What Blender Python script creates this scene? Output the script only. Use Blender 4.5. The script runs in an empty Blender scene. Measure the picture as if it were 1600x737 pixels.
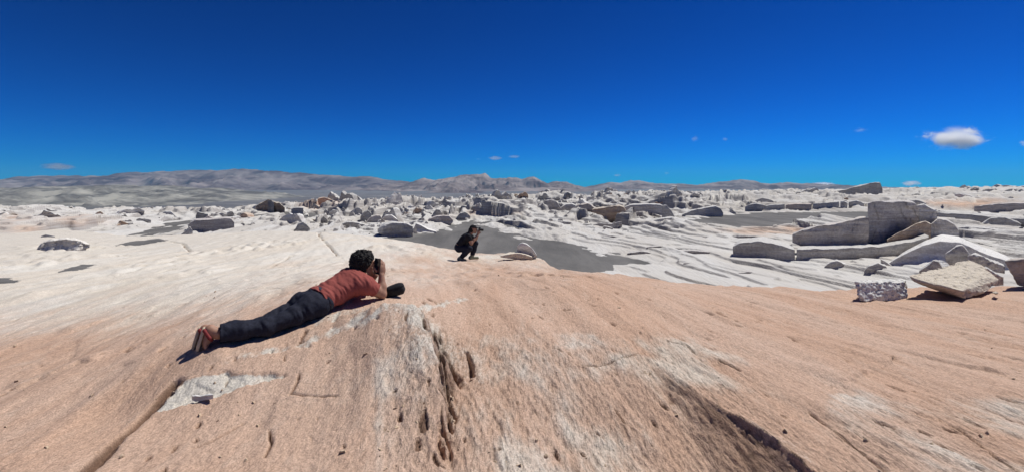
import bpy, bmesh, math, random, time
import numpy as np
from mathutils import Vector, Matrix

T0 = time.time()
SC = bpy.context.scene
COL = SC.collection
R = math.radians

# ------------------------------------------------------------------ camera
FPX, CX, HY = 720.0, 800.0, 288.0          # focal length and horizon in photo pixels
EYE = 1.6
cam_data = bpy.data.cameras.new('camera')
cam = bpy.data.objects.new('camera', cam_data)
COL.objects.link(cam)
cam.location = (0, 0, EYE)
cam.rotation_euler = (R(90), 0, 0)
cam_data.sensor_width = 36.0
cam_data.lens = 36.0 * FPX / 1600.0
cam_data.shift_y = -(368.5 - HY) / 1600.0
cam_data.clip_start = 0.05
cam_data.clip_end = 40000
SC.camera = cam

# ------------------------------------------------------------------ daylight
SUN_AZ, SUN_EL = R(52), R(57)
world = bpy.data.worlds.new('World')
SC.world = world
world.use_nodes = True
wn = world.node_tree
wn.nodes.clear()
sky = wn.nodes.new('ShaderNodeTexSky')
sky.sky_type = 'NISHITA'
sky.sun_disc = False
sky.sun_elevation = SUN_EL
sky.sun_rotation = SUN_AZ
sky.altitude = 3000
sky.air_density = 1.0
sky.dust_density = 0.0
sky.ozone_density = 3.0
tint = wn.nodes.new('ShaderNodeMix')
tint.data_type = 'RGBA'
tint.blend_type = 'MULTIPLY'
tint.inputs[0].default_value = 1.0
tint.inputs[7].default_value = (0.05, 0.78, 1.0, 1)
bg = wn.nodes.new('ShaderNodeBackground')
bg.inputs[1].default_value = 0.10
wo = wn.nodes.new('ShaderNodeOutputWorld')
wn.links.new(sky.outputs[0], tint.inputs[6])
scale = wn.nodes.new('ShaderNodeMix')
scale.data_type = 'RGBA'
scale.blend_type = 'MULTIPLY'
scale.inputs[0].default_value = 1.0
scale.inputs[7].default_value = (0.1, 0.1, 0.1, 1)
deep = wn.nodes.new('ShaderNodeGamma')                 # thin high-altitude air: a deeper, more contrasted blue
deep.inputs[1].default_value = 1.6
grade = wn.nodes.new('ShaderNodeMix')
grade.data_type = 'RGBA'
grade.blend_type = 'MULTIPLY'
grade.inputs[0].default_value = 1.0
grade.inputs[7].default_value = (0.25, 6.1, 9.4, 1)
wn.links.new(tint.outputs[2], scale.inputs[6])
wn.links.new(scale.outputs[2], deep.inputs[0])
wn.links.new(deep.outputs[0], grade.inputs[6])
wn.links.new(grade.outputs[2], bg.inputs[0])
wn.links.new(bg.outputs[0], wo.inputs[0])

sun_data = bpy.data.lights.new('sun', 'SUN')
sun_data.energy = 4.6
sun_data.angle = R(0.53)
sun_data.color = (1.0, 0.965, 0.905)
sun = bpy.data.objects.new('sun', sun_data)
COL.objects.link(sun)
SDIR = Vector((math.sin(SUN_AZ) * math.cos(SUN_EL), math.cos(SUN_AZ) * math.cos(SUN_EL), math.sin(SUN_EL)))
sun.rotation_euler = SDIR.to_track_quat('Z', 'Y').to_euler()
sun.location = SDIR * 50
SC.view_settings.view_transform = 'Standard'
SC.view_settings.look = 'None'
SC.view_settings.exposure = 0.0
SC.view_settings.gamma = 1.0
SC.view_settings.use_curve_mapping = False
SC.render.engine = 'CYCLES'
SC.cycles.max_bounces = 24
SC.cycles.diffuse_bounces = 5
SC.cycles.volume_bounces = 24
SC.cycles.use_denoising = True

# ------------------------------------------------------------------ numeric helpers
rng = np.random.RandomState(7)
_PERM = np.concatenate([rng.permutation(256)] * 3)
_G = rng.normal(size=(256, 3))
_G /= np.linalg.norm(_G, axis=1)[:, None]


def pn(x, y, z=0.0):
    """gradient noise, about -0.8..0.8"""
    x, y, z = np.broadcast_arrays(np.asarray(x, float), np.asarray(y, float), np.asarray(z, float))
    xi, yi, zi = np.floor(x).astype(int), np.floor(y).astype(int), np.floor(z).astype(int)
    xf, yf, zf = x - xi, y - yi, z - zi
    u, v, w = (f * f * f * (f * (f * 6 - 15) + 10) for f in (xf, yf, zf))
    xi &= 255; yi &= 255; zi &= 255

    def g(a, b, c):
        i = _PERM[_PERM[_PERM[xi + a] + yi + b] + zi + c]
        gr = _G[i]
        return gr[..., 0] * (xf - a) + gr[..., 1] * (yf - b) + gr[..., 2] * (zf - c)

    def lp(a, b, t):
        return a + (b - a) * t
    return 1.5 * lp(lp(lp(g(0, 0, 0), g(1, 0, 0), u), lp(g(0, 1, 0), g(1, 1, 0), u), v),
                    lp(lp(g(0, 0, 1), g(1, 0, 1), u), lp(g(0, 1, 1), g(1, 1, 1), u), v), w)


def fbm(x, y, z=0.0, o=4):
    s, a, f = 0.0, 1.0, 1.0
    for k in range(o):
        s = s + a * pn(x * f + 17.3 * k, y * f - 9.1 * k, np.asarray(z) * f + 3.7 * k)
        a *= 0.5; f *= 2.03
    return s


def ridged(x, y, z=0.0, o=3):
    s, a, f = 0.0, 1.0, 1.0
    for k in range(o):
        s = s + a * (1 - np.abs(pn(x * f + 11.9 * k, y * f + 5.3 * k, np.asarray(z) * f)) * 2)
        a *= 0.5; f *= 2.1
    return s / 1.75


def sstep(a, b, x):
    t = np.clip((x - a) / (b - a), 0, 1)
    return t * t * (3 - 2 * t)


def P(px, py, d):
    """photo pixel at depth d -> place"""
    return np.array([(px - CX) / FPX * d, d, EYE - (py - HY) / FPX * d])


CW, SW = math.cos(R(15)), math.sin(R(15))


def uv(x, y):
    """wind-aligned coordinates: u across, v along the grooves"""
    return x * CW + y * SW, -x * SW + y * CW


def rbf_fit(pts, val, smooth=1e-3):
    pts = np.asarray(pts, float); val = np.asarray(val, float)
    n = len(pts)
    r = np.linalg.norm(pts[:, None] - pts[None], axis=2)
    K = np.where(r > 0, r * r * np.log(r + 1e-12), 0) + np.eye(n) * smooth
    Pm = np.c_[np.ones(n), pts]
    A = np.block([[K, Pm], [Pm.T, np.zeros((3, 3))]])
    sol = np.linalg.solve(A, np.r_[val, np.zeros(3)])
    return pts, sol


def rbf_eval(model, q):
    pts, sol = model
    q = np.asarray(q, float)
    out = sol[-3] + q[:, 0] * sol[-2] + q[:, 1] * sol[-1]
    for (p, w) in zip(pts, sol[:-3]):
        r2 = (q[:, 0] - p[0]) ** 2 + (q[:, 1] - p[1]) ** 2
        out += w * 0.5 * r2 * np.log(r2 + 1e-12)
    return out


def in_poly(px, py, poly):
    inside = np.zeros(px.shape, bool)
    n = len(poly)
    for i in range(n):
        x0, y0 = poly[i]; x1, y1 = poly[(i + 1) % n]
        c = ((y0 > py) != (y1 > py)) & (px < (x1 - x0) * (py - y0) / (y1 - y0 + 1e-9) + x0)
        inside ^= c
    return inside


def poly_dist(x, y, poly):
    """signed distance to a closed polygon, negative inside"""
    best = np.full(x.shape, 1e9)
    n = len(poly)
    for i in range(n):
        ax, ay = poly[i]; bx, by = poly[(i + 1) % n]
        dx, dy = bx - ax, by - ay
        t = np.clip(((x - ax) * dx + (y - ay) * dy) / (dx * dx + dy * dy + 1e-12), 0, 1)
        best = np.minimum(best, np.hypot(x - ax - t * dx, y - ay - t * dy))
    return np.where(in_poly(x, y, poly), -best, best)


def line_dist(x, y, line):
    """distance to an open polyline, position 0..1 along it and the side (positive to the right of travel)"""
    best = np.full(x.shape, 1e9); pos = np.zeros(x.shape); side = np.ones(x.shape)
    n = len(line) - 1
    for i in range(n):
        ax, ay = line[i]; bx, by = line[i + 1]
        dx, dy = bx - ax, by - ay
        t = np.clip(((x - ax) * dx + (y - ay) * dy) / (dx * dx + dy * dy + 1e-12), 0, 1)
        d = np.hypot(x - ax - t * dx, y - ay - t * dy)
        m = d < best
        best = np.where(m, d, best)
        pos = np.where(m, (i + t) / n, pos)
        side = np.where(m, np.sign((x - ax) * dy - (y - ay) * dx), side)
    return best, pos, side


# ------------------------------------------------------------------ object helpers
def mesh_np(name, V, F, mat=None, smooth=True):
    """mesh from an array of places and an array of quads (a triangle repeats its last index)"""
    V = np.asarray(V, np.float32); F = np.asarray(F, np.int32)
    me = bpy.data.meshes.new(name)
    if F.shape[1] == 4:
        tri = F[:, 2] == F[:, 3]
        cnt = np.where(tri, 3, 4)
        mask = np.ones(F.shape, bool); mask[tri, 3] = False
        loops = F[mask]
    else:
        cnt = np.full(len(F), 3); loops = F.ravel()
    me.vertices.add(len(V)); me.vertices.foreach_set('co', V.ravel())
    me.loops.add(len(loops)); me.loops.foreach_set('vertex_index', loops.astype(np.int32))
    me.polygons.add(len(F))
    st = np.r_[0, np.cumsum(cnt)[:-1]].astype(np.int32)
    me.polygons.foreach_set('loop_start', st)
    me.polygons.foreach_set('loop_total', cnt.astype(np.int32))
    me.polygons.foreach_set('use_smooth', np.full(len(F), smooth))
    me.update(calc_edges=True)
    me.validate()
    if mat:
        me.materials.append(mat)
    return me


def link(name, me, parent=None, label=None, cat=None, group=None, kind=None):
    o = bpy.data.objects.new(name, me)
    COL.objects.link(o)
    if parent is not None:
        o.parent = parent
    for k, val in (('label', label), ('category', cat), ('group', group), ('kind', kind)):
        if val:
            o[k] = val
    return o


def grid_faces(ni, nj, wrap=False):
    i = np.arange(ni if wrap else ni - 1)[:, None]; j = np.arange(nj - 1)[None, :]
    i2 = (i + 1) % ni
    a = i * nj + j; b = i2 * nj + j
    return np.stack([a, b, b + 1, a + 1], -1).reshape(-1, 4)


def color_attr(me, name, rgb):
    at = me.attributes.new(name, 'FLOAT_COLOR', 'POINT')
    at.data.foreach_set('color', (rgb if rgb.shape[1] == 4 else np.c_[rgb, np.ones(len(rgb))]).astype(np.float32).ravel())


# ------------------------------------------------------------------ node helpers
class NT:
    def __init__(s, name):
        s.m = bpy.data.materials.new(name)
        s.m.use_nodes = True
        s.t = s.m.node_tree
        s.t.nodes.clear()
        s.out = s.t.nodes.new('ShaderNodeOutputMaterial')

    def n(s, typ, **kw):
        nd = s.t.nodes.new(typ)
        for k, v in kw.items():
            setattr(nd, k, v)
        return nd

    def l(s, a, b):
        s.t.links.new(a, b)

    def setin(s, sock, v):
        if isinstance(v, bpy.types.NodeSocket):
            s.l(v, sock)
        elif isinstance(v, (tuple, list)) and len(v) == 3 and sock.type == 'RGBA':
            sock.default_value = (*v, 1)
        else:
            sock.default_value = v

    def coords(s, rot=0.0, scale=(1, 1, 1), kind='Object'):
        tc = s.n('ShaderNodeTexCoord')
        mp = s.n('ShaderNodeMapping')
        mp.inputs['Rotation'].default_value = (0, 0, rot)
        mp.inputs['Scale'].default_value = scale
        s.l(tc.outputs[kind], mp.inputs[0])
        return mp.outputs[0]

    def noise(s, vec, scale=1.0, detail=4.0, rough=0.55, dist=0.0):
        nd = s.n('ShaderNodeTexNoise')
        s.l(vec, nd.inputs['Vector'])
        nd.inputs['Scale'].default_value = scale
        nd.inputs['Detail'].default_value = detail
        nd.inputs['Roughness'].default_value = rough
        nd.inputs['Distortion'].default_value = dist
        return nd.outputs[0]

    def mix(s, f, a, b, mode='MIX'):
        nd = s.n('ShaderNodeMix', data_type='RGBA', blend_type=mode)
        s.setin(nd.inputs[0], f); s.setin(nd.inputs[6], a); s.setin(nd.inputs[7], b)
        return nd.outputs[2]

    def ramp(s, f, a, b, lo=0.0, hi=1.0):
        nd = s.n('ShaderNodeMapRange')
        s.setin(nd.inputs[0], f)
        nd.inputs[1].default_value = a; nd.inputs[2].default_value = b
        nd.inputs[3].default_value = lo; nd.inputs[4].default_value = hi
        nd.interpolation_type = 'SMOOTHSTEP'
        return nd.outputs[0]

    def math(s, op, a, b=0.0):
        nd = s.n('ShaderNodeMath', operation=op)
        s.setin(nd.inputs[0], a); s.setin(nd.inputs[1], b)
        return nd.outputs[0]

    def bump(s, h, strength=0.5, dist=0.02, prev=None):
        nd = s.n('ShaderNodeBump')
        nd.inputs['Strength'].default_value = strength
        nd.inputs['Distance'].default_value = dist
        s.l(h, nd.inputs['Height'])
        if prev is not None:
            s.l(prev, nd.inputs['Normal'])
        return nd.outputs[0]

    def bsdf(s, col, rough=0.9, nrm=None, spec=0.2, **kw):
        b = s.n('ShaderNodeBsdfPrincipled')
        s.setin(b.inputs['Base Color'], col)
        s.setin(b.inputs['Roughness'], rough)
        b.inputs['Specular IOR Level'].default_value = spec
        for k, v in kw.items():
            s.setin(b.inputs[k.replace('_', ' ')], v)
        if nrm is not None:
            s.l(nrm, b.inputs['Normal'])
        s.l(b.outputs[0], s.out.inputs[0])
        return s.m


# ------------------------------------------------------------------ materials
def slab_material():
    t = NT('wind_carved_pumice')
    at = t.n('ShaderNodeAttribute', attribute_name='tone')
    sp = t.n('ShaderNodeSeparateColor')
    t.l(at.outputs['Color'], sp.inputs[0])
    pale, stain_shade, ash = sp.outputs[0], sp.outputs[1], sp.outputs[2]
    wide = t.noise(t.coords(R(15), (0.9, 0.16, 0.5)), 1.3, 5, 0.6, 0.6)
    streak = t.noise(t.coords(R(15), (8, 2.4, 6)), 1.0, 7, 0.75, 0.3)
    fine = t.noise(t.coords(R(15), (58, 27, 50)), 1.0, 4, 0.75)
    grit = t.noise(t.coords(), 95.0, 4, 0.75)
    patch = t.noise(t.coords(R(15), (3.0, 1.5, 2)), 1.0, 6, 0.7, 0.3)
    col = t.mix(t.ramp(wide, 0.35, 0.66), (0.528, 0.350, 0.250), (0.562, 0.400, 0.304))
    col = t.mix(t.ramp(streak, 0.50, 0.74, 0, 0.5), col, (0.60, 0.46, 0.365))
    col = t.mix(t.ramp(streak, 0.42, 0.26, 0, 0.28), col, (0.44, 0.265, 0.185))
    col = t.mix(t.ramp(patch, 0.55, 0.75, 0, 0.45), col, (0.60, 0.48, 0.39))
    cream = t.mix(t.ramp(wide, 0.3, 0.7), (0.66, 0.59, 0.495), (0.69, 0.655, 0.59))
    pl = t.math('ADD', pale, t.math('MULTIPLY', t.math('SUBTRACT', streak, 0.5), t.ramp(pale, 0.02, 0.3, 0, 0.9)))
    col = t.mix(t.ramp(pl, 0.05, 0.95), col, cream)
    wh = t.math('ADD', ash, t.math('MULTIPLY', t.math('SUBTRACT', patch, 0.5), t.ramp(ash, 0.02, 0.4, 0, 1.3)))
    wh = t.math('ADD', wh, t.math('MULTIPLY', t.math('SUBTRACT', fine, 0.5), t.ramp(ash, 0.02, 0.4, 0, 0.9)))
    col = t.mix(t.ramp(wh, 0.25, 0.8), col, (0.62, 0.575, 0.505))
    col = t.mix(t.ramp(stain_shade, 0.1, 0.9), col, (0.16, 0.095, 0.065))  # brown stain, together with shade painted into cracks, pits and crag
    rib = t.noise(t.coords(R(15), (46, 8.5, 40)), 1.0, 3, 0.6, 0.25)
    k = t.ramp(fine, 0.28, 0.72, 0.80, 1.16)
    k = t.math('MULTIPLY', k, t.math('SUBTRACT', 1.03, t.math('MULTIPLY', t.ramp(rib, 0.52, 0.30, 0, 0.42), at.outputs['Alpha'])))
    k = t.math('MULTIPLY', k, t.ramp(grit, 0.3, 0.7, 0.74, 1.18))
    cb = t.n('ShaderNodeCombineColor')
    for i in range(3):
        t.l(k, cb.inputs[i])
    col = t.mix(1.0, col, cb.outputs[0], 'MULTIPLY')
    speck = t.noise(t.coords(R(15), (34, 13, 25)), 1.0, 3, 0.6)
    col = t.mix(t.ramp(speck, 0.68, 0.74, 0, 0.7), col, (0.12, 0.08, 0.06))
    col = t.mix(t.ramp(grit, 0.68, 0.76, 0, 0.55), col, (0.74, 0.68, 0.60))
    nb = t.bump(t.math('MULTIPLY', rib, at.outputs['Alpha']), 1.0, 0.020)
    nb = t.bump(fine, 0.8, 0.012, nb)
    nb = t.bump(streak, 0.3, 0.03, nb)
    nb = t.bump(grit, 0.7, 0.007, nb)
    return t.bsdf(col, 0.92, nb)


def plain_material():
    t = NT('white_pumice_ground')
    at = t.n('ShaderNodeAttribute', attribute_name='tone')
    sp = t.n('ShaderNodeSeparateColor')
    t.l(at.outputs['Color'], sp.inputs[0])
    geo = t.n('ShaderNodeNewGeometry')
    sz = t.n('ShaderNodeSeparateXYZ')
    t.l(geo.outputs['Normal'], sz.inputs[0])
    wide = t.noise(t.coords(R(15), (0.25, 0.06, 0.2)), 1.0, 6, 0.62, 0.8)
    streak = t.noise(t.coords(R(15), (1.5, 0.22, 2)), 1.0, 6, 0.68, 0.5)
    fine = t.noise(t.coords(R(15), (9, 2.5, 9)), 1.0, 5, 0.72)
    lay = t.noise(t.coords(R(15), (0.5, 0.2, 9)), 1.0, 5, 0.65, 0.3)
    col = t.mix(t.ramp(wide, 0.35, 0.68), (0.61, 0.60, 0.575), (0.53, 0.50, 0.455))
    rock = t.mix(t.ramp(lay, 0.35, 0.65), (0.40, 0.38, 0.365), (0.27, 0.25, 0.235))
    col = t.mix(t.ramp(streak, 0.56, 0.74, 0, 0.7), col, (0.40, 0.385, 0.37))
    st = t.math('ADD', sz.outputs[2], t.math('MULTIPLY', t.math('SUBTRACT', fine, 0.5), 0.5))
    col = t.mix(t.ramp(st, 0.97, 0.74), col, rock)
    col = t.mix(t.ramp(sp.outputs[0], 0.1, 0.9), col, (0.56, 0.40, 0.30))
    col = t.mix(t.ramp(sp.outputs[1], 0.1, 0.9), col, (0.40, 0.375, 0.345))
    col = t.mix(t.ramp(fine, 0.6, 0.75, 0, 0.4), col, (0.36, 0.34, 0.32))
    nb = t.bump(fine, 0.6, 0.06)
    nb = t.bump(streak, 0.6, 0.2, nb)
    return t.bsdf(col, 0.95, nb)


def sand_material():
    t = NT('dark_volcanic_sand')
    a = t.noise(t.coords(R(15), (0.5, 0.12, 1)), 1.0, 5, 0.6, 0.4)
    b = t.noise(t.coords(), 30.0, 3, 0.7)
    rip = t.noise(t.coords(R(60), (3.5, 0.5, 1)), 1.0, 3, 0.6, 0.5)
    col = t.mix(t.ramp(a, 0.3, 0.7), (0.10, 0.098, 0.096), (0.175, 0.17, 0.163))
    col = t.mix(t.ramp(b, 0.55, 0.75, 0, 0.7), col, (0.30, 0.29, 0.275))
    col = t.mix(t.ramp(rip, 0.55, 0.75, 0, 0.35), col, (0.09, 0.09, 0.09))
    nb = t.bump(b, 0.3, 0.01)
    nb = t.bump(rip, 0.25, 0.04, nb)
    return t.bsdf(col, 0.95, nb)


def rock_material(name, base, dust, brown, pits=0.0, scale=1.0):
    t = NT(name)
    oi = t.n('ShaderNodeObjectInfo')
    geo = t.n('ShaderNodeNewGeometry')
    sz = t.n('ShaderNodeSeparateXYZ')
    t.l(geo.outputs['Normal'], sz.inputs[0])
    off = t.n('ShaderNodeVectorMath', operation='ADD')
    t.l(t.coords(0, (1, 1, 1)), off.inputs[0])
    rv = t.n('ShaderNodeCombineXYZ')
    t.l(t.math('MULTIPLY', oi.outputs['Random'], 37.0), rv.inputs[0])
    t.l(rv.outputs[0], off.inputs[1])
    mp = t.n('ShaderNodeMapping')
    mp.inputs['Scale'].default_value = (0.45 * scale, 0.45 * scale, 5.5 * scale)
    t.l(off.outputs[0], mp.inputs[0])
    strata = t.noise(mp.outputs[0], 1.0, 6, 0.65, 0.4)
    blot = t.noise(off.outputs[0], 0.9 * scale, 6, 0.65)
    fine = t.noise(off.outputs[0], 9.0 * scale, 5, 0.7)
    col = t.mix(t.ramp(strata, 0.35, 0.65), base, brown)
    col = t.mix(t.ramp(blot, 0.5, 0.75, 0, 0.6), col, dust)
    d = t.math('ADD', sz.outputs[2], t.math('MULTIPLY', t.math('SUBTRACT', blot, 0.5), 0.8))
    col = t.mix(t.ramp(d, 0.35, 0.75), col, dust)
    k = t.ramp(fine, 0.25, 0.75, 0.72, 1.16)
    cb = t.n('ShaderNodeCombineColor')
    for i in range(3):
        t.l(k, cb.inputs[i])
    col = t.mix(1.0, col, cb.outputs[0], 'MULTIPLY')
    if pits:
        vo = t.noise(off.outputs[0], 22.0 * scale, 2, 0.5)
        col = t.mix(t.ramp(vo, 0.63, 0.70, 0, pits), col, (0.16, 0.14, 0.12))
    col = t.mix(1.0, col, oi.outputs['Color'], 'MULTIPLY')
    nb = t.bump(fine, 0.6, 0.04 / scale)
    nb = t.bump(strata, 0.7, 0.14 / scale, nb)
    return t.bsdf(col, 0.95, nb)


def mountain_material(name, dark, light, sc):
    t = NT(name)
    a = t.noise(t.coords(0, (1, 1, 3)), 1.0 / sc, 7, 0.62, 0.6)
    b = t.noise(t.coords(0, (1, 0.35, 1)), 4.0 / sc, 5, 0.6, 0.8)
    col = t.mix(t.ramp(a, 0.38, 0.66), dark, light)
    col = t.mix(t.ramp(b, 0.52, 0.75, 0, 0.6), col, tuple(min(1, c * 1.35) for c in light))
    return t.bsdf(col, 0.95)


def plain_colour(name, c, rough=0.8, var=0.15, scale=30.0, bump=0.0, spec=0.3, wrinkle=None):
    t = NT(name)
    nz = t.noise(t.coords(), scale, 4, 0.6)
    col = t.mix(t.ramp(nz, 0.3, 0.7), tuple(x * (1 - var) for x in c), tuple(min(1, x * (1 + var)) for x in c))
    nb = None
    if bump:
        nb = t.bump(nz, bump, 0.004)
    return t.bsdf(col, rough, nb, spec)


M_SLAB = slab_material()
M_PLAIN = plain_material()
M_SAND = sand_material()
M_ROCK = rock_material('grey_pumice', (0.58, 0.555, 0.53), (0.66, 0.645, 0.615), (0.42, 0.385, 0.355))
M_TAN = rock_material('tan_pumice', (0.47, 0.37, 0.295), (0.62, 0.55, 0.46), (0.42, 0.30, 0.22))
M_BLOCK = rock_material('white_rough_pumice', (0.60, 0.59, 0.57), (0.66, 0.65, 0.62), (0.52, 0.50, 0.47), 0.55, 5.0)
M_SPECK = rock_material('speckled_cream_pumice', (0.56, 0.49, 0.40), (0.64, 0.57, 0.47), (0.50, 0.40, 0.32), 0.9, 4.0)
# ------------------------------------------------------------------ the pink rock slab in front
SLAB_PTS = [  # photo pixel, depth
    (0, 737, 2.3), (200, 737, 2.3), (400, 737, 2.3), (600, 737, 2.3), (800, 737, 2.35), (1000, 737, 2.3), (1200, 737, 2.3), (1400, 737, 2.3), (1600, 737, 2.3),
    (0, 640, 3.05), (200, 640, 3.0), (400, 640, 2.9), (620, 620, 3.0), (800, 640, 2.9), (1000, 640, 2.9), (1200, 640, 2.95), (1450, 640, 3.0),
    (0, 560, 4.2), (150, 560, 3.9), (335, 545, 3.5), (430, 525, 3.75), (512, 492, 4.1), (600, 465, 4.45), (650, 530, 3.85), (800, 560, 3.6), (1000, 560, 3.75), (1250, 560, 3.85), (1600, 560, 4.0),
    (0, 500, 6.0), (200, 500, 5.2), (400, 480, 4.9), (700, 460, 5.3), (850, 480, 4.9), (1050, 500, 4.8), (1300, 510, 4.9), (1600, 505, 5.5),
    (0, 450, 9.0), (200, 450, 8.0), (400, 440, 7.0), (560, 430, 6.9), (700, 430, 8.2), (820, 440, 6.3), (950, 445, 6.2), (1100, 463, 6.4), (1250, 470, 6.4), (1375, 469, 7.0), (1510, 466, 7.0), (1600, 465, 7.0),
    (0, 400, 18), (200, 400, 17.5), (400, 395, 16), (550, 395, 15), (650, 400, 13.6), (728, 407, 13.1), (800, 404, 13.0), (860, 424, 9.0),
    (0, 375, 27), (200, 372, 28), (380, 368, 28), (500, 366, 26), (580, 372, 22), (650, 381, 19.5), (760, 397, 15.6), (825, 399, 14.2),
    (960, 430, 8.2), (1100, 446, 8.0), (1200, 450, 7.9), (1400, 451, 8.0), (1600, 449, 8.2),
]
_w = np.array([P(*p) for p in SLAB_PTS])
_extra = np.array([(0, 0, 0.05), (2.5, 0, 0.05), (-2.5, 0, 0.05), (0, -3, 0.0), (5, -3, -.1), (-5, -3, -.1), (6, 2, 0.0), (-6, 2, 0.0), (-9, 4, -.2), (9, 4, -.1),
                   (-16, 8, -.8), (12, 9.5, -.5), (-24, 16, -1.6), (-40, 26, -2.5), (0, -10, -.5), (12, -8, -.6), (-12, -8, -.6), (12, 14, -1.6), (6, 14, -1.2), (-6, 30, -1.9)])
_w = np.vstack([_w, _extra])


def warp(x, y):
    r = np.hypot(x, y) + 1.2
    s = np.log(r) / r * 2.2
    return np.c_[x * s, y * s]


SLAB_FIT = rbf_fit(warp(_w[:, 0], _w[:, 1]), _w[:, 2], 2e-3)
EDGE_PX = [-900, -300, 0, 100, 200, 300, 400, 450, 500, 560, 600, 650, 700, 760, 825, 850, 872, 960, 1100, 1200, 1400, 1600, 2200, 3500]
EDGE_D = [70, 60, 46, 37, 29.5, 31, 33, 32, 29, 25.5, 23.5, 20.5, 18, 16, 14.6, 12.5, 9.6, 8.6, 8.2, 8.1, 8.2, 8.5, 10, 12]


def slab_base(x, y):
    x = np.asarray(x, float); y = np.asarray(y, float)
    sh = x.shape
    x = x.ravel(); y = y.ravel()
    z = np.empty(x.shape)
    for a in range(0, len(x), 200000):
        z[a:a + 200000] = rbf_eval(SLAB_FIT, warp(x[a:a + 200000], y[a:a + 200000]))
    yy = np.maximum(y, 0.3)
    px = CX + FPX * x / yy
    e = np.interp(px, EDGE_PX, EDGE_D)
    over = np.where(y > 1.0, y - e - 0.3 * fbm(x * .7, y * .3), -1)
    wid = np.where(px > 840, 0.8, 2.0)
    z = z - np.clip(over, 0, None) ** 1.3 / wid - 0.0
    return np.maximum(z, -4.2).reshape(sh)


def hit(px, py, f=None, lo=1.6, hi=60):
    """where the view ray through a photo pixel meets the slab"""
    d = np.geomspace(lo, hi, 1500)
    x = (px - CX) / FPX * d
    zr = EYE - (py - HY) / FPX * d
    zs = (f or slab_base)(x, d)
    k = np.argmax(zr < zs)
    return x[k], d[k], zs[k]


def hits(pl):
    return [hit(a, b)[:2] for a, b in pl]


SCARP = hits([(1016, 562), (1040, 575), (1062, 592), (1120, 632), (1190, 672), (1240, 706), (1290, 745), (1390, 830), (1600, 1050)])
CRAG = hits([(646, 505), (660, 530), (672, 560), (686, 600), (690, 640), (689, 700), (690, 760)])
CRAG2 = hits([(728, 548), (735, 565), (738, 590)])
CRACK = hits([(285, 586), (262, 612), (225, 652), (180, 690), (135, 737), (60, 800)])
PATCH = hits([(238, 645), (262, 612), (290, 590), (330, 581), (370, 578), (400, 580), (447, 581), (400, 597), (330, 615), (295, 628)])
BAND_A = hits([(330, 557), (400, 549), (470, 532), (540, 512), (585, 497), (600, 485)])
BAND_B = hits([(545, 524), (600, 505), (650, 487), (700, 474), (736, 464)])
BAND_C = hits([(440, 430), (480, 412), (540, 402), (575, 398)])
BAND_D = hits([(480, 505), (530, 490), (590, 478)])
RIM_LINE = hits([(760, 400), (830, 402), (862, 413)])
CRACKS_AND_SHADE = [hits(c) for c in ([(494, 361), (500, 371), (506, 376)], [(505, 376), (520, 390), (528, 400)], [(905, 575), (960, 566), (1010, 552)], [(468, 578), (465, 592), (452, 615)],
                [(452, 612), (500, 614), (530, 617)], [(420, 668), (424, 690), (412, 715)], [(385, 655), (330, 690), (300, 702)], [(1040, 535), (1072, 540), (1085, 552)],
                [(240, 428), (265, 421), (300, 418)], [(300, 395), (285, 380), (262, 377)], [(1260, 640), (1330, 690), (1390, 737)], [(1490, 665), (1560, 720), (1600, 745)], [(420, 418), (452, 400), (470, 396)], [(453, 415), (463, 412.5), (475, 411)], [(496, 419), (512, 417), (528, 414), (542, 410)], [(608, 418), (616, 423), (633, 427)], [(170, 400), (190, 398.5), (213, 399)], [(240, 413), (252, 411), (263, 411)])]  # the short later lines are shaded overhangs, carved and painted dark
LEDGES = [hits(c) for c in ([(0, 428), (60, 418), (130, 404), (200, 396)], [(0, 408), (70, 400), (160, 388), (230, 384)], [(130, 440), (230, 424), (340, 404)], [(0, 392), (90, 386), (180, 379)], [(380, 395), (450, 384), (520, 372)], [(560, 385), (620, 392), (680, 398)], [(0, 545), (120, 520), (250, 490), (320, 470)], [(0, 478), (150, 455), (300, 432), (420, 410)], [(0, 610), (120, 575), (240, 560)],
          [(650, 440), (760, 430), (850, 428)], [(660, 420), (740, 424), (820, 418)], [(200, 420), (330, 400), (470, 372)], [(740, 450), (830, 432), (960, 437)], [(1290, 605), (1420, 560), (1600, 590)])]


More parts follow.
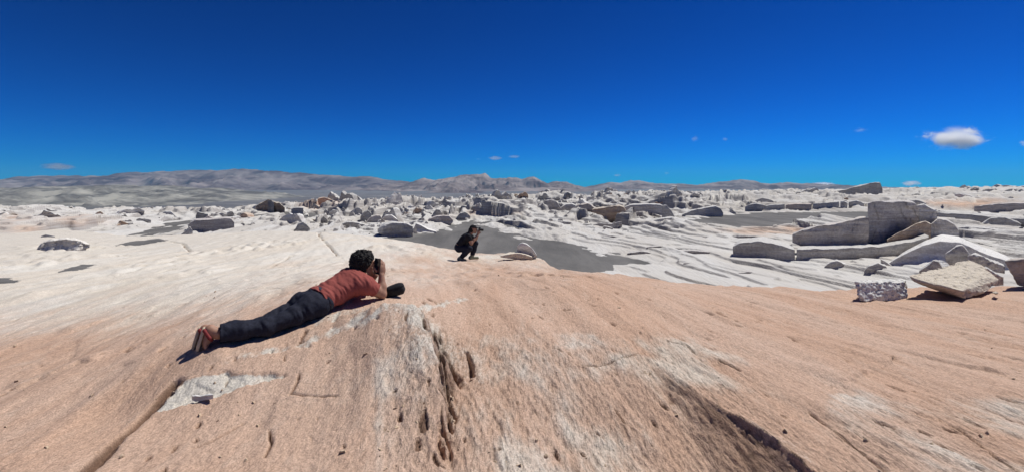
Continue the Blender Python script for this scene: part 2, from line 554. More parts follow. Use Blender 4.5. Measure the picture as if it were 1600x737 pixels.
def slab_surface(x, y, fine=True):
    """height and colour fields of the slab"""
    x = np.asarray(x, float); y = np.asarray(y, float)
    z = slab_base(x, y)
    u, v = uv(x, y)
    r = np.hypot(x, y)
    yy = np.maximum(y, 0.4)
    px = CX + FPX * x / yy
    py = HY + (EYE - z) * FPX / yy
    front = y > 0.4
    # how strongly the wind has combed each part
    comb = 0.25 + 0.75 * np.clip(sstep(560, 640, px) * sstep(1260, 1120, px + (py - 620) * -0.9) * sstep(505, 560, py), 0, 1)
    comb = np.maximum(comb, 0.8 * sstep(1250, 1330, px) * sstep(590, 640, py + 18 * fbm(x * 2, y * 2)))
    comb = np.where(front, comb, 0.5)
    far = np.clip(3.2 / np.maximum(r, 0.5), 0, 1)
    wob = 0.05 * pn(u * 2, v * .7)
    n_a = ridged((u + wob) / 0.05, v / 0.26, 1.3)
    n_b = ridged((u + wob) / 0.15, v / 0.7, 7.7)
    n_c = fbm(u / 0.5, v / 2.2, 2.2)
    n_d = .6 * fbm(u / 0.10, v / 0.22, 4.4, 3)
    n_e = .6 * fbm(u / 0.032, v / 0.05, 14.4, 3)
    z = z + (0.03 * sstep(1.5, 4, r) + 0.008) * n_c
    z = z + (0.012 * (n_a - .4) * far + 0.018 * (n_b - .4)) * comb + 0.008 * n_d * far * (0.4 + comb) + .006 * n_e * far
    # thin broken layers
    lay = fbm(u / 1.1 + 5, v / 3.2 + 2, 9.1, 3) * 2.6
    fl = np.floor(lay); fr = lay - fl
    z = z + 0.012 * (fl + sstep(0.0, 0.12, fr) - lay) * sstep(4.0, 6.5, r)
    pale = np.zeros(x.shape); stain_shade = np.zeros(x.shape); ash = np.zeros(x.shape)
    # long low steps seen across the rock
    for k, ld in enumerate(LEDGES):
        d, t, s = line_dist(x, y, ld)
        h = (0.010 + 0.0034 * np.clip(r, 0, 22)) * sstep(-.1, .35, pn(u / .35, v / .8, 40 + k)) * sstep(0, .15, t) * sstep(1, .85, t)
        wz = np.clip(r / 6, 1, 4)
        q = d * s + 0.09 * n_d + .12 * wz * pn(u / (.5 * wz), v / (.5 * wz), k)
        z = z + h * (sstep(0.01, -0.03, q)) * sstep(1.0, 0.3, d / np.clip(r / 7, 1, 3))
        stain_shade = np.maximum(stain_shade, .28 * sstep(.05, .0, np.abs(q - .01)) * sstep(6, 12, r) * sstep(0, .15, t) * sstep(1, .85, t) * sstep(-.1, .35, pn(u / .35, v / .8, 40 + k)))  # shade of the distant step faces, painted as a thin dark line
    # pits
    pit = pn(u / 0.055, v / 0.17, 3.3) + 0.35 * pn(u / .4, v / .8, 12.2)
    pit = pit + .22 * n_e
    pitm = sstep(0.60, 0.66, pit) * np.clip(far * 1.3, 0, 1)
    pit2 = pn(u / 0.07, v / 0.15, 21.3) + .25 * n_e + .15 * n_d
    pitm2 = sstep(0.76, 0.82, pit2) * far
    z = z - 0.022 * pitm - 0.028 * pitm2
    # scarp at lower right: the right side stands higher
    d, t, s = line_dist(x, y, SCARP)
    t = np.clip((3.72 - y) / 2.0, 0, 1)
    H = 0.27 * sstep(0.0, 0.75, t) * np.where(t < 0.001, 0, 1)
    jag = 0.03 * n_d + 0.012 * n_e + .05 * pn(u / .3, v / .5, 52)
    # travel is towards the viewer, so "right of travel" is the photo's left
    a = np.where(s > 0, d, -d) + jag
    wface = 0.06 + 0.40 * t
    drop = -H * np.clip(a / wface, 0, 1) ** 0.55 * sstep(1.6, 0.5, a)
    z = z + np.where(a > 0, drop, 0)
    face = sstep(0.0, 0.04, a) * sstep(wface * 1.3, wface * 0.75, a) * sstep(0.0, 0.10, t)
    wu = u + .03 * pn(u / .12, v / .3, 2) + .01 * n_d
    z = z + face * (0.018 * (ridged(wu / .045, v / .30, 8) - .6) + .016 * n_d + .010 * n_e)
    stain_shade = np.maximum(stain_shade, face * np.clip(0.46 + 0.35 * n_d + .2 * n_e, 0, .7))
    stain_shade = np.maximum(stain_shade, .6 * sstep(.045, .0, np.abs(a - .02)) * sstep(0.05, .2, t) * (.7 + .5 * n_e))  # dark line painted along the rim for the shade of its steep edge
    ash = np.maximum(ash, 0.34 * sstep(0.12, 0.0, np.abs(a + .05)) * sstep(0, .1, t) * (a < -.02) * (.8 + .8 * n_d))
    # crag in the middle
    d, t, s = line_dist(x, y, CRAG)
    t = np.clip((4.1 - y) / 1.88, 0, 1) * (y < 4.12)
    a = np.where(s > 0, -d, d) + 0.03 * n_d + .05 * pn(u / .25, v / .35, 91)           # positive to the photo's right
    hc = 0.20 * sstep(0, 0.04, t) * sstep(1.0, 0.2, t)
    wd = 0.17 - .11 * t
    z = z + hc * sstep(-0.75, -0.01, a) * (a < 0) + hc * np.where(a >= 0, sstep(wd * .8, 0.0, a), 0)
    cl = sstep(-0.02, 0.01, a) * sstep(wd * 1.35, wd * .7, a) * sstep(0.0, 0.05, t) * sstep(1.0, 0.7, t)
    wu = u + .02 * pn(u / .10, v / .22, 2.5) + .008 * n_e
    cr = np.abs(pn(wu / .05, v / .35, 15.5) + .10 * n_d + .10 * n_e)
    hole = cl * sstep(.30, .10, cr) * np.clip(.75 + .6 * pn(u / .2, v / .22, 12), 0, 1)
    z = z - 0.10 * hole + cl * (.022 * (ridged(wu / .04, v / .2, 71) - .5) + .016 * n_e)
    stain_shade = np.maximum(stain_shade, 0.8 * hole); stain_shade = np.maximum(stain_shade, cl * np.clip(.66 + .4 * n_d + .3 * n_e, 0, .9) * sstep(.95, .4, t))  # dark deposit that also paints the shade of the clefts and crag face
    ash = np.maximum(ash, 0.52 * sstep(0.60, 0.0, np.abs(a + .04)) * sstep(0.75, 0.1, t) * sstep(.75, .2, d) + .28 * sstep(.5, .0, d) * (.5 + n_d))
    d, t, s = line_dist(x, y, CRAG2)
    hole = sstep(0.022, 0.008, d + 0.012 * n_d + .012 * n_e) * sstep(0, .1, t) * sstep(1, .9, t)
    z = z - 0.10 * hole
    ash = np.maximum(ash, 0.36 * sstep(0.34, 0.02, d))
    # groove at left
    d, t, s = line_dist(x, y, CRACK)
    g = sstep(0.065, 0.02, d + 0.014 * n_d + .008 * n_e) * sstep(0, .05, t)
    z = z - 0.05 * g + 0.03 * np.where(s < 0, sstep(0.3, 0.03, d), 0) * sstep(0, .1, t)
    stain_shade = np.maximum(stain_shade, 0.85 * sstep(0.075, 0.03, d + 0.02 * n_d + .012 * n_e) * sstep(0, .05, t))
    # white broken patch
    d = poly_dist(x, y, PATCH) + 0.05 * n_d + .02 * n_e + .05 * pn(u / .12, v / .3, 8)
    inn = sstep(0.015, -0.02, d)
    z = z - 0.03 * inn + 0.012 * inn * np.floor(2.5 * (pn(u / .2, v / .25, 31) + .5))
    ash = np.maximum(ash, inn * (1.0 + .5 * pn(u / .15, v / .2, 14)))
    # white streaks
    for ln, wd, amt in ((BAND_A, 0.085, .72), (BAND_B, 0.085, .85), (BAND_D, .10, .7), (BAND_C, 0.28, 0.65)):
        d, t, s = line_dist(x, y, ln)
        m = sstep(wd * 1.25, wd * 0.1, d + 0.08 * n_d + .03 * n_e + .06 * pn(u / .14, v / .5, 5)) * (.75 + .5 * pn(u / .07, v / .2, 55)) * sstep(0, .12, t) * sstep(1, .9, t)
        ash = np.maximum(ash, amt * m)
        z = z + 0.018 * m * (pn(u / .07, v / .1, 6) - .2)
        z = z - 0.05 * m * sstep(0.42, 0.55, pn(u / .06, v / .11, 61))
    for ln in CRACKS_AND_SHADE:
        d, t, s = line_dist(x, y, ln)
        wd = 0.0035 + 0.0021 * np.clip(r, 0, 30)
        m = sstep(wd, wd * .4, d + 0.6 * wd * n_d) * sstep(0, .08, t) * sstep(1, .92, t)
        z = z - 2.2 * wd * m
        stain_shade = np.maximum(stain_shade, 0.8 * m)  # shade in cracks and under overhangs, painted as dark colour
    # colour of the whole: pink in front, cream towards the far left
    yb = np.interp(px, [-200, 0, 300, 500, 650, 760, 850, 1000, 1600], [520, 505, 478, 440, 402, 396, 398, 380, 370])
    pale = np.maximum(pale, sstep(85, -75, py - yb + 26 * fbm(u / .9, v / 5, 2)))
    d, t, s = line_dist(x, y, RIM_LINE)
    pale = np.maximum(pale, 0.9 * sstep(1.4, .2, d + .4 * n_d))
    pale = np.maximum(pale, 0.60 * sstep(.25, .5, comb) * sstep(-.3, .9, .35 * n_b + .9 * fbm(u / .7, v / .9, 77) + .25 * n_d))
    pale = np.where(front, pale, 0.2)
    far2 = sstep(14, 30, r)
    ash = np.maximum(ash, .6 * far2)
    stain_shade = np.maximum(stain_shade, 0.75 * np.maximum(pitm, pitm2))  # the shade inside the pits is painted into the colour
    return z, np.c_[np.clip(pale, 0, 1).ravel(), np.clip(stain_shade, 0, 1).ravel(), np.clip(ash, 0, 1.2).ravel(), np.clip((comb - .2) * 1.25 + .12 + .25 * fbm(u / .5, v / .8, 44), .08, 1).ravel()]


def slab_z(x, y):
    return float(slab_surface(np.array([x]), np.array([y]))[0][0])


def polar(az_lo, az_hi, n_front, n_back, r):
    """angles dense across the view and sparse behind"""
    f = np.linspace(az_lo, az_hi, n_front)
    b = np.linspace(az_hi, az_lo + 2 * math.pi, n_back + 2)[1:-1]
    az = np.r_[f, b]
    A, Rr = np.meshgrid(az, r, indexing='ij')
    return np.sin(A) * Rr, np.cos(A) * Rr, len(az), len(r)


r_slab = np.r_[np.linspace(0.05, 1.9, 14), np.geomspace(2.0, 9.0, 440), np.geomspace(9.05, 75, 210)]
X, Y, ni, nj = polar(R(-54), R(54), 640, 60, r_slab)
Z, tone = slab_surface(X, Y)
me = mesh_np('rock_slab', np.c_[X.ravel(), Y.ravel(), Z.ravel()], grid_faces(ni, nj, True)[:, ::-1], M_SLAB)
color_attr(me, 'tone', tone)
link('rock_slab', me, kind='structure')
print('slab', time.time() - T0)

# ------------------------------------------------------------------ the white plain and its pools of dark sand
PLAIN_PTS = [(px, 288 + 3024 / d, d) for d in (9, 20, 32, 45, 60) for px in (-300, 100, 500, 900, 1300, 1900)]
PLAIN_PTS += [(0, 338, 120), (300, 337, 120), (450, 331, 150), (600, 322, 240), (800, 319, 280), (1000, 314, 320), (1200, 304, 420), (1400, 296, 480), (1600, 291, 520), (1900, 287, 500),
              (1400, 302, 230), (1600, 300, 230), (1200, 306, 200), (-300, 340, 120), (800, 318, 120), (1000, 316, 110), (1550, 316, 110), (1250, 318, 100)]
_w = np.array([P(*p) for p in PLAIN_PTS])


def pwarp(x, y):
    return np.c_[np.arctan2(x, y) * 1.6, np.log(np.hypot(x, y) + 3)]


_back = np.array([(0, -20, -2.6), (-30, -10, -2.6), (30, -10, -2.6), (0, -200, -2.6), (200, -100, -2.6), (-200, -100, -2.6)])
_w = np.vstack([_w, _back])
PLAIN_FIT = rbf_fit(pwarp(_w[:, 0], _w[:, 1]), _w[:, 2], 5e-3)
ZP = -2.6


def on_plain(px, py):
    d = 3024.0 / (py - 288.0)
    return ((px - CX) / FPX * d, d)


POOLS = {
    'main': [on_plain(*p) for p in [(600, 372), (645, 367), (690, 360), (700, 357), (712, 349), (735, 345), (748, 346), (768, 354), (785, 361), (800, 365), (830, 372), (870, 378), (905, 384), (950, 393), (985, 402), (1005, 409), (960, 413), (905, 421), (880, 440), (700, 440), (620, 400)]],
    'upper': [on_plain(*p) for p in [(1045, 352), (1075, 342), (1120, 336), (1190, 331.5), (1360, 330.5), (1375, 340), (1365, 352), (1250, 355), (1130, 355)]],
    'west': [on_plain(*p) for p in [(186, 377), (215, 364), (235, 356), (262, 348), (302, 343), (315, 348), (290, 356), (262, 365), (268, 372), (230, 377)]],
    'middle': [on_plain(*p) for p in [(395, 337), (425, 332), (455, 331), (462, 334), (450, 338), (430, 344), (412, 343)]],
    'east': [on_plain(*p) for p in [(1468, 336), (1500, 341), (1560, 352), (1620, 362), (1620, 347), (1540, 338)]],
}


def plain_z(x, y, detail=True):
    x = np.asarray(x, float); y = np.asarray(y, float)
    sh = x.shape
    x = x.ravel(); y = y.ravel()
    z = np.empty(x.shape)
    for a in range(0, len(x), 200000):
        z[a:a + 200000] = rbf_eval(PLAIN_FIT, pwarp(x[a:a + 200000], y[a:a + 200000]))
    r = np.hypot(x, y)
    lip = np.interp(np.arctan2(x, y), [R(-60), R(-45), R(-30), R(-15), R(0), R(15), R(30), R(45)], [170, 170, 190, 300, 380, 430, 540, 640])
    z = z - np.clip((r - lip) / 8, 0, 60)
    u, v = uv(x, y)
    pool = np.full(x.shape, 1e3)
    for k, pl in POOLS.items():
        pool = np.minimum(pool, poly_dist(x, y, pl))
    if detail:
        wu = u + 1.6 * pn(u / 9, v / 20, 51); wv = v + 4 * pn(u / 12, v / 25, 52)
        pxl = CX + FPX * x / np.maximum(y, 1.0)
        lat = np.interp(pxl, [0, 300, 430, 600, 1060, 1250, 1600], [.55, .5, .75, 1.0, 1.0, .75, .62])
        a1 = (0.10 * sstep(8, 26, r) + 1.0 * sstep(35, 58, r) + 0.4 * sstep(70, 160, r)) * lat
        n1 = pn(wu / 6.5, wv / 21, 0.7) + .5 * pn(wu / 2.6, wv / 9, 1.9) + .2 * pn(wu / .9, wv / 2.6, 4.9)
        n2 = pn(wu / 11, wv / 15, 30.7) + .5 * pn(wu / 4.2, wv / 6, 31.9) + .25 * pn(wu / 1.6, wv / 2.6, 34.9)
        n3 = pn(wu / 2.4, wv / 9.5, 60.7) + .4 * pn(wu / .9, wv / 3.6, 61.9)
        h = a1 * (sstep(-.02, .035, n1) * (.75 + .5 * n2) + .35 * n1)
        h = h + np.maximum(a1 - .12, 0) * .8 * sstep(.25, .30, n2) * (.8 + .6 * n3) * sstep(14, 40, r)
        h = h + (0.10 + .12 * sstep(25, 60, r)) * sstep(10, 22, r) * (sstep(0.04, .075, n3) + .15 * n3 + .8 * sstep(.38, .41, n3) + .7 * sstep(-.30, -.27, n3))
        lay = (n1 + .3 * n3) * 3.0
        fl = np.floor(lay); fr = lay - fl
        h = h + 0.5 * a1 * .35 * (fl + sstep(0, 0.12, fr) - lay) - a1 * .3
        far = sstep(70, 200, r)
        rk = ridged(u / 7, v / 11, 4.2) + .5 * pn(u / 2.2, v / 3.5, 9)
        h = h + far * 1.3 * sstep(.45, .72, rk) * (.5 + .6 * pn(u / 5, v / 5, 77)) * np.interp(pxl, [0, 420, 600, 1000, 1250, 1600], [.2, .4, .8, .6, .4, .35])
        shore = pool + (1.1 + r * .014) * fbm(u / 1.4, v / 4, 8.8, 5)
        z = z + h * sstep(-0.2, 2.2, shore)
        z = np.where(pool < 4, np.minimum(z, ZP + np.clip(shore * 0.14, -0.25, 2.0) + 0.0 * z), z)
    out = np.hypot(x, np.minimum(y, 0))
    return z.reshape(sh), pool.reshape(sh)


r_pl = np.r_[np.geomspace(5, 15, 40), np.geomspace(15.1, 90, 520), np.geomspace(90.5, 760, 230)]
X, Y, ni, nj = polar(R(-54), R(54), 820, 60, r_pl)
Z, pool = plain_z(X, Y)
u, v = uv(X, Y)
PXL = CX + FPX * X / np.maximum(Y, 1)
PYL = HY + (EYE - Z) * FPX / np.maximum(Y, 1)
pinkish = np.zeros(X.shape)
for (a, b, c, e, amt) in ((1210, 360, 90, 8, 1.0), (1520, 318, 110, 9, 1.0), (1420, 352, 50, 10, .6), (770, 333, 60, 8, .6), (120, 345, 80, 12, .6), (500, 318, 40, 10, .8), (30, 352, 60, 20, .7)):
    pinkish = np.maximum(pinkish, amt * np.exp(-((PXL - a) / c) ** 2 - ((PYL - b) / e) ** 2) * (0.8 + .6 * fbm(u / 2, v / 7, 2)))
gr = sstep(0.2, 0.8, fbm(u / 7, v / 30, 6)) * .8 * sstep(25, 60, np.hypot(X, Y))
gr = np.maximum(gr, .45 * sstep(60, 130, np.hypot(X, Y)) * (.6 + .7 * fbm(X / 12, Y / 12, 26)))
gr = np.maximum(gr, .75 * sstep(0.0, 0.6, fbm(X / 30, Y / 14, 16)) * sstep(1000, 1250, PXL) * sstep(50, 90, np.hypot(X, Y)))
me = mesh_np('white_plain', np.c_[X.ravel(), Y.ravel(), Z.ravel()], grid_faces(ni, nj, True)[:, ::-1], M_PLAIN)
color_attr(me, 'tone', np.c_[np.clip(pinkish, 0, 1).ravel(), np.clip(gr, 0, 1).ravel(), np.zeros(X.size)])
link('white_ground', me, kind='structure')
for k, pl in POOLS.items():
    q = np.array(pl)
    lo = q.min(0) - 4; hi = q.max(0) + 4
    nx, ny = 60, 60
    gx, gy = np.meshgrid(np.linspace(lo[0], hi[0], nx), np.linspace(lo[1], hi[1], ny), indexing='ij')
    pd = poly_dist(gx, gy, pl)
    gz = ZP - 0.02 + 0.05 * fbm(gx / 4, gy / 9, 2) - 0.4 * sstep(2.0, 4, pd)
    f = grid_faces(nx, ny)
    keep = (pd.ravel()[f] < 4.0).all(1)
    link('dark_sand', mesh_np('dark_sand', np.c_[gx.ravel(), gy.ravel(), gz.ravel()], f[keep], M_SAND), kind='structure')
print('plain', time.time() - T0)
# small sand drifts on the left, lying in hollows of the slab
for pl in ([(-60, 436), (8, 435.5), (33, 437), (22, 443), (-60, 450)], [(94, 425), (110, 417), (132, 412.5), (150, 412), (140, 418.5), (118, 425)], [(178, 384), (205, 377), (250, 373), (262, 376), (230, 381), (205, 384)]):
    q = np.array(hits(pl))
    lo = q.min(0) - .3; hi = q.max(0) + .3
    gx, gy = np.meshgrid(np.linspace(lo[0], hi[0], 50), np.linspace(lo[1], hi[1], 50), indexing='ij')
    pd = poly_dist(gx, gy, [tuple(a) for a in q]) + .12 * fbm(gx * 2, gy * 2)
    gz = slab_surface(gx, gy)[0] + np.clip(-pd * .12, -.2, .03)
    f = grid_faces(50, 50)
    link('dark_sand', mesh_np('dark_sand', np.c_[gx.ravel(), gy.ravel(), gz.ravel()], f[(pd.ravel()[f] < .1).all(1)], M_SAND), kind='structure')

# ------------------------------------------------------------------ basin, hills and mountains far away
ZB = -55.0
gx, gy = np.meshgrid(np.linspace(-9000, 9000, 120), np.r_[np.linspace(-3000, 400, 12), np.geomspace(450, 8500, 120)], indexing='ij')
gz = ZB + 6 * fbm(gx / 600, gy / 600)
M_ASH = mountain_material('grey_ash_flat', (0.12, 0.118, 0.122), (0.19, 0.185, 0.185), 300)
link('ash_plain', mesh_np('ash_plain', np.c_[gx.ravel(), gy.ravel(), gz.ravel()], grid_faces(120, 132)[:, ::-1], M_ASH), kind='structure')


def mountains(name, prof, d, fr, bk, mat, seed, spur=250.0, n=360, m=90, rough=.45, base=ZB - 4):
    prof = np.array(prof, float)
    px = np.linspace(prof[0, 0], prof[-1, 0], n)
    top = np.interp(px, prof[:, 0], prof[:, 1])
    x0 = (px - CX) / FPX * d
    T = EYE - (top - HY) / FPX * d + 0.06 * (HY + 30 - top) / FPX * d * fbm(x0 / spur * 2.2, 0, seed, 4)
    t = np.linspace(-1, 1, m)
    Xg = np.repeat(x0[:, None], m, 1)
    Yg = d + np.where(t < 0, t * fr, t * bk)[None, :] + 0 * Xg
    wx = Xg + .25 * spur * fbm(Xg / spur, Yg / spur, seed + 9)
    sp = ridged(wx / spur, Yg / (spur * 2.4), seed, 4)
    at = np.abs(t)[None, :]
    prof_t = 1 - np.clip(at * (1.35 - rough * 2.0 * (sp - .45)), 0, 1)
    prof_t = prof_t ** 1.15 * sstep(1.0, .8, at)
    Zg = base + (T[:, None] - base) * prof_t
    Zg += (T[:, None] - base) * 0.13 * fbm(Xg / spur * 3, Yg / spur * 3, seed + 4, 5) * sstep(0, .2, at) * sstep(1, .8, at)
    link(name, mesh_np(name, np.c_[Xg.ravel(), Yg.ravel(), Zg.ravel()], grid_faces(n, m)[:, ::-1], mat), kind='structure')


M_MT = mountain_material('dark_volcanic_slope', (0.078, 0.056, 0.060), (0.25, 0.214, 0.202), 620)
M_MT2 = mountain_material('brown_volcanic_slope', (0.110, 0.080, 0.076), (0.30, 0.255, 0.235), 480)
M_HILL = mountain_material('olive_ash_hill', (0.105, 0.102, 0.098), (0.32, 0.31, 0.272), 130)
mountains('mountains', [(-260, 292), (-120, 286), (0, 283), (30, 279), (60, 275), (120, 274), (160, 279), (190, 271.5), (250, 268), (330, 265), (400, 264), (450, 269), (500, 273), (535, 275), (565, 275.5), (600, 280), (640, 284), (700, 290), (760, 300)], 6000, 1900, 900, M_MT, 3.1, 620, 520, 110, .6)
mountains('mountains', [(560, 300), (600, 290), (625, 286), (645, 284), (663, 278), (680, 281), (700, 278), (722, 274), (735, 272.5), (748, 269.5), (757, 270), (766, 277), (785, 279), (797, 276.5), (815, 279), (833, 275.5), (847, 282), (855, 285), (870, 283), (885, 283), (900, 290), (930, 298), (960, 304)], 5000, 1300, 700, M_MT2, 11.7, 330, 460, 100, .6)
mountains('mountains', [(880, 300), (920, 292), (942, 287), (955, 285), (968, 286), (985, 281.5), (1000, 283), (1012, 284.5), (1040, 287), (1060, 287), (1085, 288.5), (1110, 287), (1130, 283), (1152, 280), (1170, 282.5), (1195, 286), (1230, 285.5), (1260, 287), (1340, 291), (1460, 297)], 6100, 1100, 500, M_MT2, 21.7, 330, 420, 80, .55)
mountains('hills', [(-300, 299), (-100, 297), (0, 295), (40, 292), (90, 290.5), (180, 289), (230, 290.5), (270, 290), (310, 293), (350, 294), (400, 299), (450, 306), (520, 318), (600, 330)], 1900, 950, 500, M_HILL, 5.3, 170, 420, 120, .8)
mountains('hills', [(560, 318), (600, 311), (640, 305), (660, 302), (690, 296), (703, 285), (713, 284.5), (722, 288), (738, 297), (760, 301), (800, 303), (840, 305), (900, 312)], 3300, 420, 420, M_MT, 8.8, 160, 260, 70, .5)
mountains('hills', [(500, 318), (560, 304), (600, 298), (640, 297), (680, 299), (730, 296), (800, 294), (860, 293), (930, 297), (980, 299), (1060, 305)], 4000, 600, 420, M_MT2, 18.8, 240, 260, 70, .6)
mountains('hills', [(830, 308), (858, 302), (872, 297), (878, 296), (886, 299), (902, 304), (930, 310)], 3000, 260, 260, M_MT, 4.8, 120, 120, 50, .4)
print('mountains', time.time() - T0)
# ------------------------------------------------------------------ rocks
def catmull(xs, ys, q):
    """smooth but tight interpolation"""
    y = np.interp(q, xs, ys)
    w = (xs[-1] - xs[0]) * 0.012
    return (y + np.interp(q - w, xs, ys) + np.interp(q + w, xs, ys)) / 3


SECT = np.array([  # back distance (share of thickness), height share, undercut share
    (0.02, -0.45, 1.0), (0.0, -0.1, 1.0), (0, 0.06, 0.9), (0, 0.2, 0.62), (0, 0.38, 0.28), (0, 0.55, 0.06), (0, 0.72, 0.0), (0, 0.86, 0.0), (0.0, 0.945, 0.01), (0.004, 0.982, 0.03),
    (0.03, 0.998, .05), (0.14, 1.0, 0), (0.32, 1.0, 0), (0.5, 0.96, 0), (0.66, 0.88, 0), (0.8, 0.74, 0), (0.92, 0.48, 0), (1.0, 0.15, 0), (1.02, -0.45, 0)])


def ridge_mesh(name, line, top, bot, thick, mat, seed, under=0.12, rough=0.05, strata=0.03, n=None, m=40, taper=0.5, flat=0.0):
    """a wind-carved block: its foot runs along LINE (x, y), its face is as high as TOP, its foot at BOT"""
    line = np.asarray(line, float)
    n = n or len(line)
    s = np.linspace(0, 1, n)
    dx = np.gradient(line[:, 0]); dy = np.gradient(line[:, 1])
    L = np.hypot(dx, dy) + 1e-9
    nx, ny = -dy / L, dx / L
    sgn = np.sign((nx * line[:, 0] + ny * line[:, 1]).mean()) or 1.0     # backwards is away from the viewer
    mid = line.mean(0) / np.linalg.norm(line.mean(0))
    nx, ny = np.full(n, mid[0]), np.full(n, mid[1])
    end = np.clip(1 - np.abs(2 * s - 1) ** (6 if taper > .3 else 16), 0, 1) ** taper
    k = np.linspace(0, len(SECT) - 1, m)
    cb = np.interp(k, range(len(SECT)), SECT[:, 0]); ch = np.interp(k, range(len(SECT)), SECT[:, 1]); cu = np.interp(k, range(len(SECT)), SECT[:, 2])
    H = np.maximum(top - bot, 0.02)
    size = float(H.max())
    th = thick * (0.12 + 0.88 * end) * (0.8 + .3 * fbm(s * 3, seed, 1, 2))
    back = cb[None, :] * th[:, None] + cu[None, :] * under * H[:, None] * (0.7 + .6 * pn(s * 4, seed * 1.7, 3))[:, None]
    V = np.zeros((n, m, 3))
    V[..., 0] = line[:, 0][:, None] + nx[:, None] * back
    V[..., 1] = line[:, 1][:, None] + ny[:, None] * back
    hh = np.where(ch > 0.9, 1 + (ch - 1) * (1 - flat), ch)
    V[..., 2] = bot[:, None] + hh[None, :] * H[:, None]
    # carve
    x, y, z = V[..., 0], V[..., 1], V[..., 2]
    f = 1.0 / max(size, 0.1)
    a = fbm(x * f * 1.1 + seed * 3.1, y * f * 1.1, z * f * 1.6, 4)
    b = pn(x * f * .35 + seed, y * f * .35, z * f * 6.5 + seed * 2) + 0.5 * pn(x * f * .8 + seed, y * f * .8, z * f * 15 + 2)
    c = ridged(x * f * 2.4 + seed, y * f * 2.4, z * f * 2.4, 3) - .5
    side = np.clip(1.2 - np.abs(ch - .5) * 1.4, 0.25, 1)[None, :]
    e = np.floor(3 * (pn(x * f * 1.7 + 4 + seed, y * f * 1.7, z * f * .8) + .6)) / 3
    off = size * (rough * (a + .5 * c + 1.4 * (e - .6)) + strata * b * side)
    V[..., 0] -= nx[:, None] * off
    V[..., 1] -= ny[:, None] * off
    V[..., 2] += size * rough * .7 * fbm(x * f * 1.6 + 9 + seed, y * f * 1.6, 5, 4) * np.clip(ch, 0, 1)[None, :]
    # close the ends
    V2 = np.concatenate([V.reshape(-1, 3), V[0].mean(0)[None], V[-1].mean(0)[None]])
    F = grid_faces(n, m)
    i0, i1 = n * m, n * m + 1
    j = np.arange(m - 1)
    F = np.concatenate([F, np.stack([np.full(m - 1, i0), j, j + 1, j + 1], 1)[:, [0, 2, 1, 1]], np.stack([np.full(m - 1, i1), (n - 1) * m + j, (n - 1) * m + j + 1, (n - 1) * m + j + 1], 1)])
    if sgn < 0:
        F = F[:, ::-1].copy()
    return V2, F


def rock(label, pts, thick, d=None, d1=None, name='rock_outcrop', cat='outcrop', tone=1.0, mat=None, seed=None, group=None, on=None, **kw):
    """an outcrop by what the photo shows of it: (pixel, top, foot) along its face"""
    rock.k += 1
    seed = seed if seed is not None else rock.k * 1.37
    p = np.array(pts, float)
    if d is None:
        if on == 'slab':
            h = hit(p[:, 0].mean(), p[:, 2].max()); d = h[1]
        else:
            d = 3024.0 / (np.sort(p[:, 2])[-2:].mean() - 288.0)
    d1 = d1 or d
    wpx = p[-1, 0] - p[0, 0]
    n = int(np.clip(wpx * 0.9, 18, 90))
    q = np.linspace(p[0, 0], p[-1, 0], n)
    dd = np.linspace(d, d1, n)
    tp = catmull(p[:, 0], p[:, 1], q); bt = catmull(p[:, 0], p[:, 2], q)
    W = np.array([P(a, b, c) for a, b, c in zip(q, bt, dd)])
    T = np.array([P(a, b, c) for a, b, c in zip(q, tp, dd)])
    kw['rough'] = kw.get('rough', .05) * 1.25 + .012
    V, F = ridge_mesh(name, W[:, :2], T[:, 2], W[:, 2], thick, None, seed, **kw)
    org = np.array([W[:, 0].mean(), W[:, 1].mean() + thick * .3, W[:, 2].min()])
    me = mesh_np(name, V - org, F, mat or M_ROCK)
    o = link(name, me, None, label, cat, group)
    o.location = org
    t = tone if isinstance(tone, tuple) else (tone, tone, tone)
    t = tuple(min(c, 1.18) for c in t)
    o.color = (*t, 1)
    HERO.append((p[0, 0] - 4, p[-1, 0] + 4, p[:, 2].min() - 3, p[:, 2].max() + 3, float(d)))
    return o


rock.k = 0
HERO = []
G = 'outcrops in the pumice field'
# the big carved outcrop on the right
rock('smooth grey wall of the big right outcrop, left of the tall black crack', [(1145, 385, 402), (1155, 380, 406), (1185, 377, 409), (1205, 379, 408), (1225, 385, 409), (1242, 390, 411)], 5.5, 25.4, 24.8, name='rock_wall', cat='rock wall', tone=.9, under=.10, rough=.034, strata=.02, taper=.3, flat=.8)
rock('smooth grey wall of the big right outcrop, right of the tall black crack', [(1244.5, 389, 411), (1290, 388, 410), (1320, 387, 412), (1343, 386, 418), (1370, 386, 412), (1400, 381, 403), (1428, 377, 398), (1452, 369, 373)], 5.5, 24.8, 25.8, name='rock_wall', cat='rock wall', tone=.9, under=.12, rough=.042, strata=.025, taper=.2, flat=.7)
rock('second grey step of the big right outcrop with pink rim, under the dark sand pool', [(1238, 366, 375), (1260, 358, 379), (1290, 352, 384), (1318, 347, 386), (1345, 341, 380), (1358, 340, 378)], 3.5, 26.4, 26.8, name='rock_wall', cat='rock wall', tone=(.92, .88, .86), under=.16, rough=.05, strata=.06, taper=.3, flat=.7)
rock('tan layered step at the foot of the tallest grey block', [(1386, 374, 378), (1402, 365, 376), (1418, 357, 372), (1434, 349, 367), (1446, 346, 367), (1455, 350, 368)], 1.6, 26.7, 27.4, name='rock_wall', cat='rock wall', mat=M_TAN, tone=.95, under=.2, rough=.06, strata=.07, flat=.5)
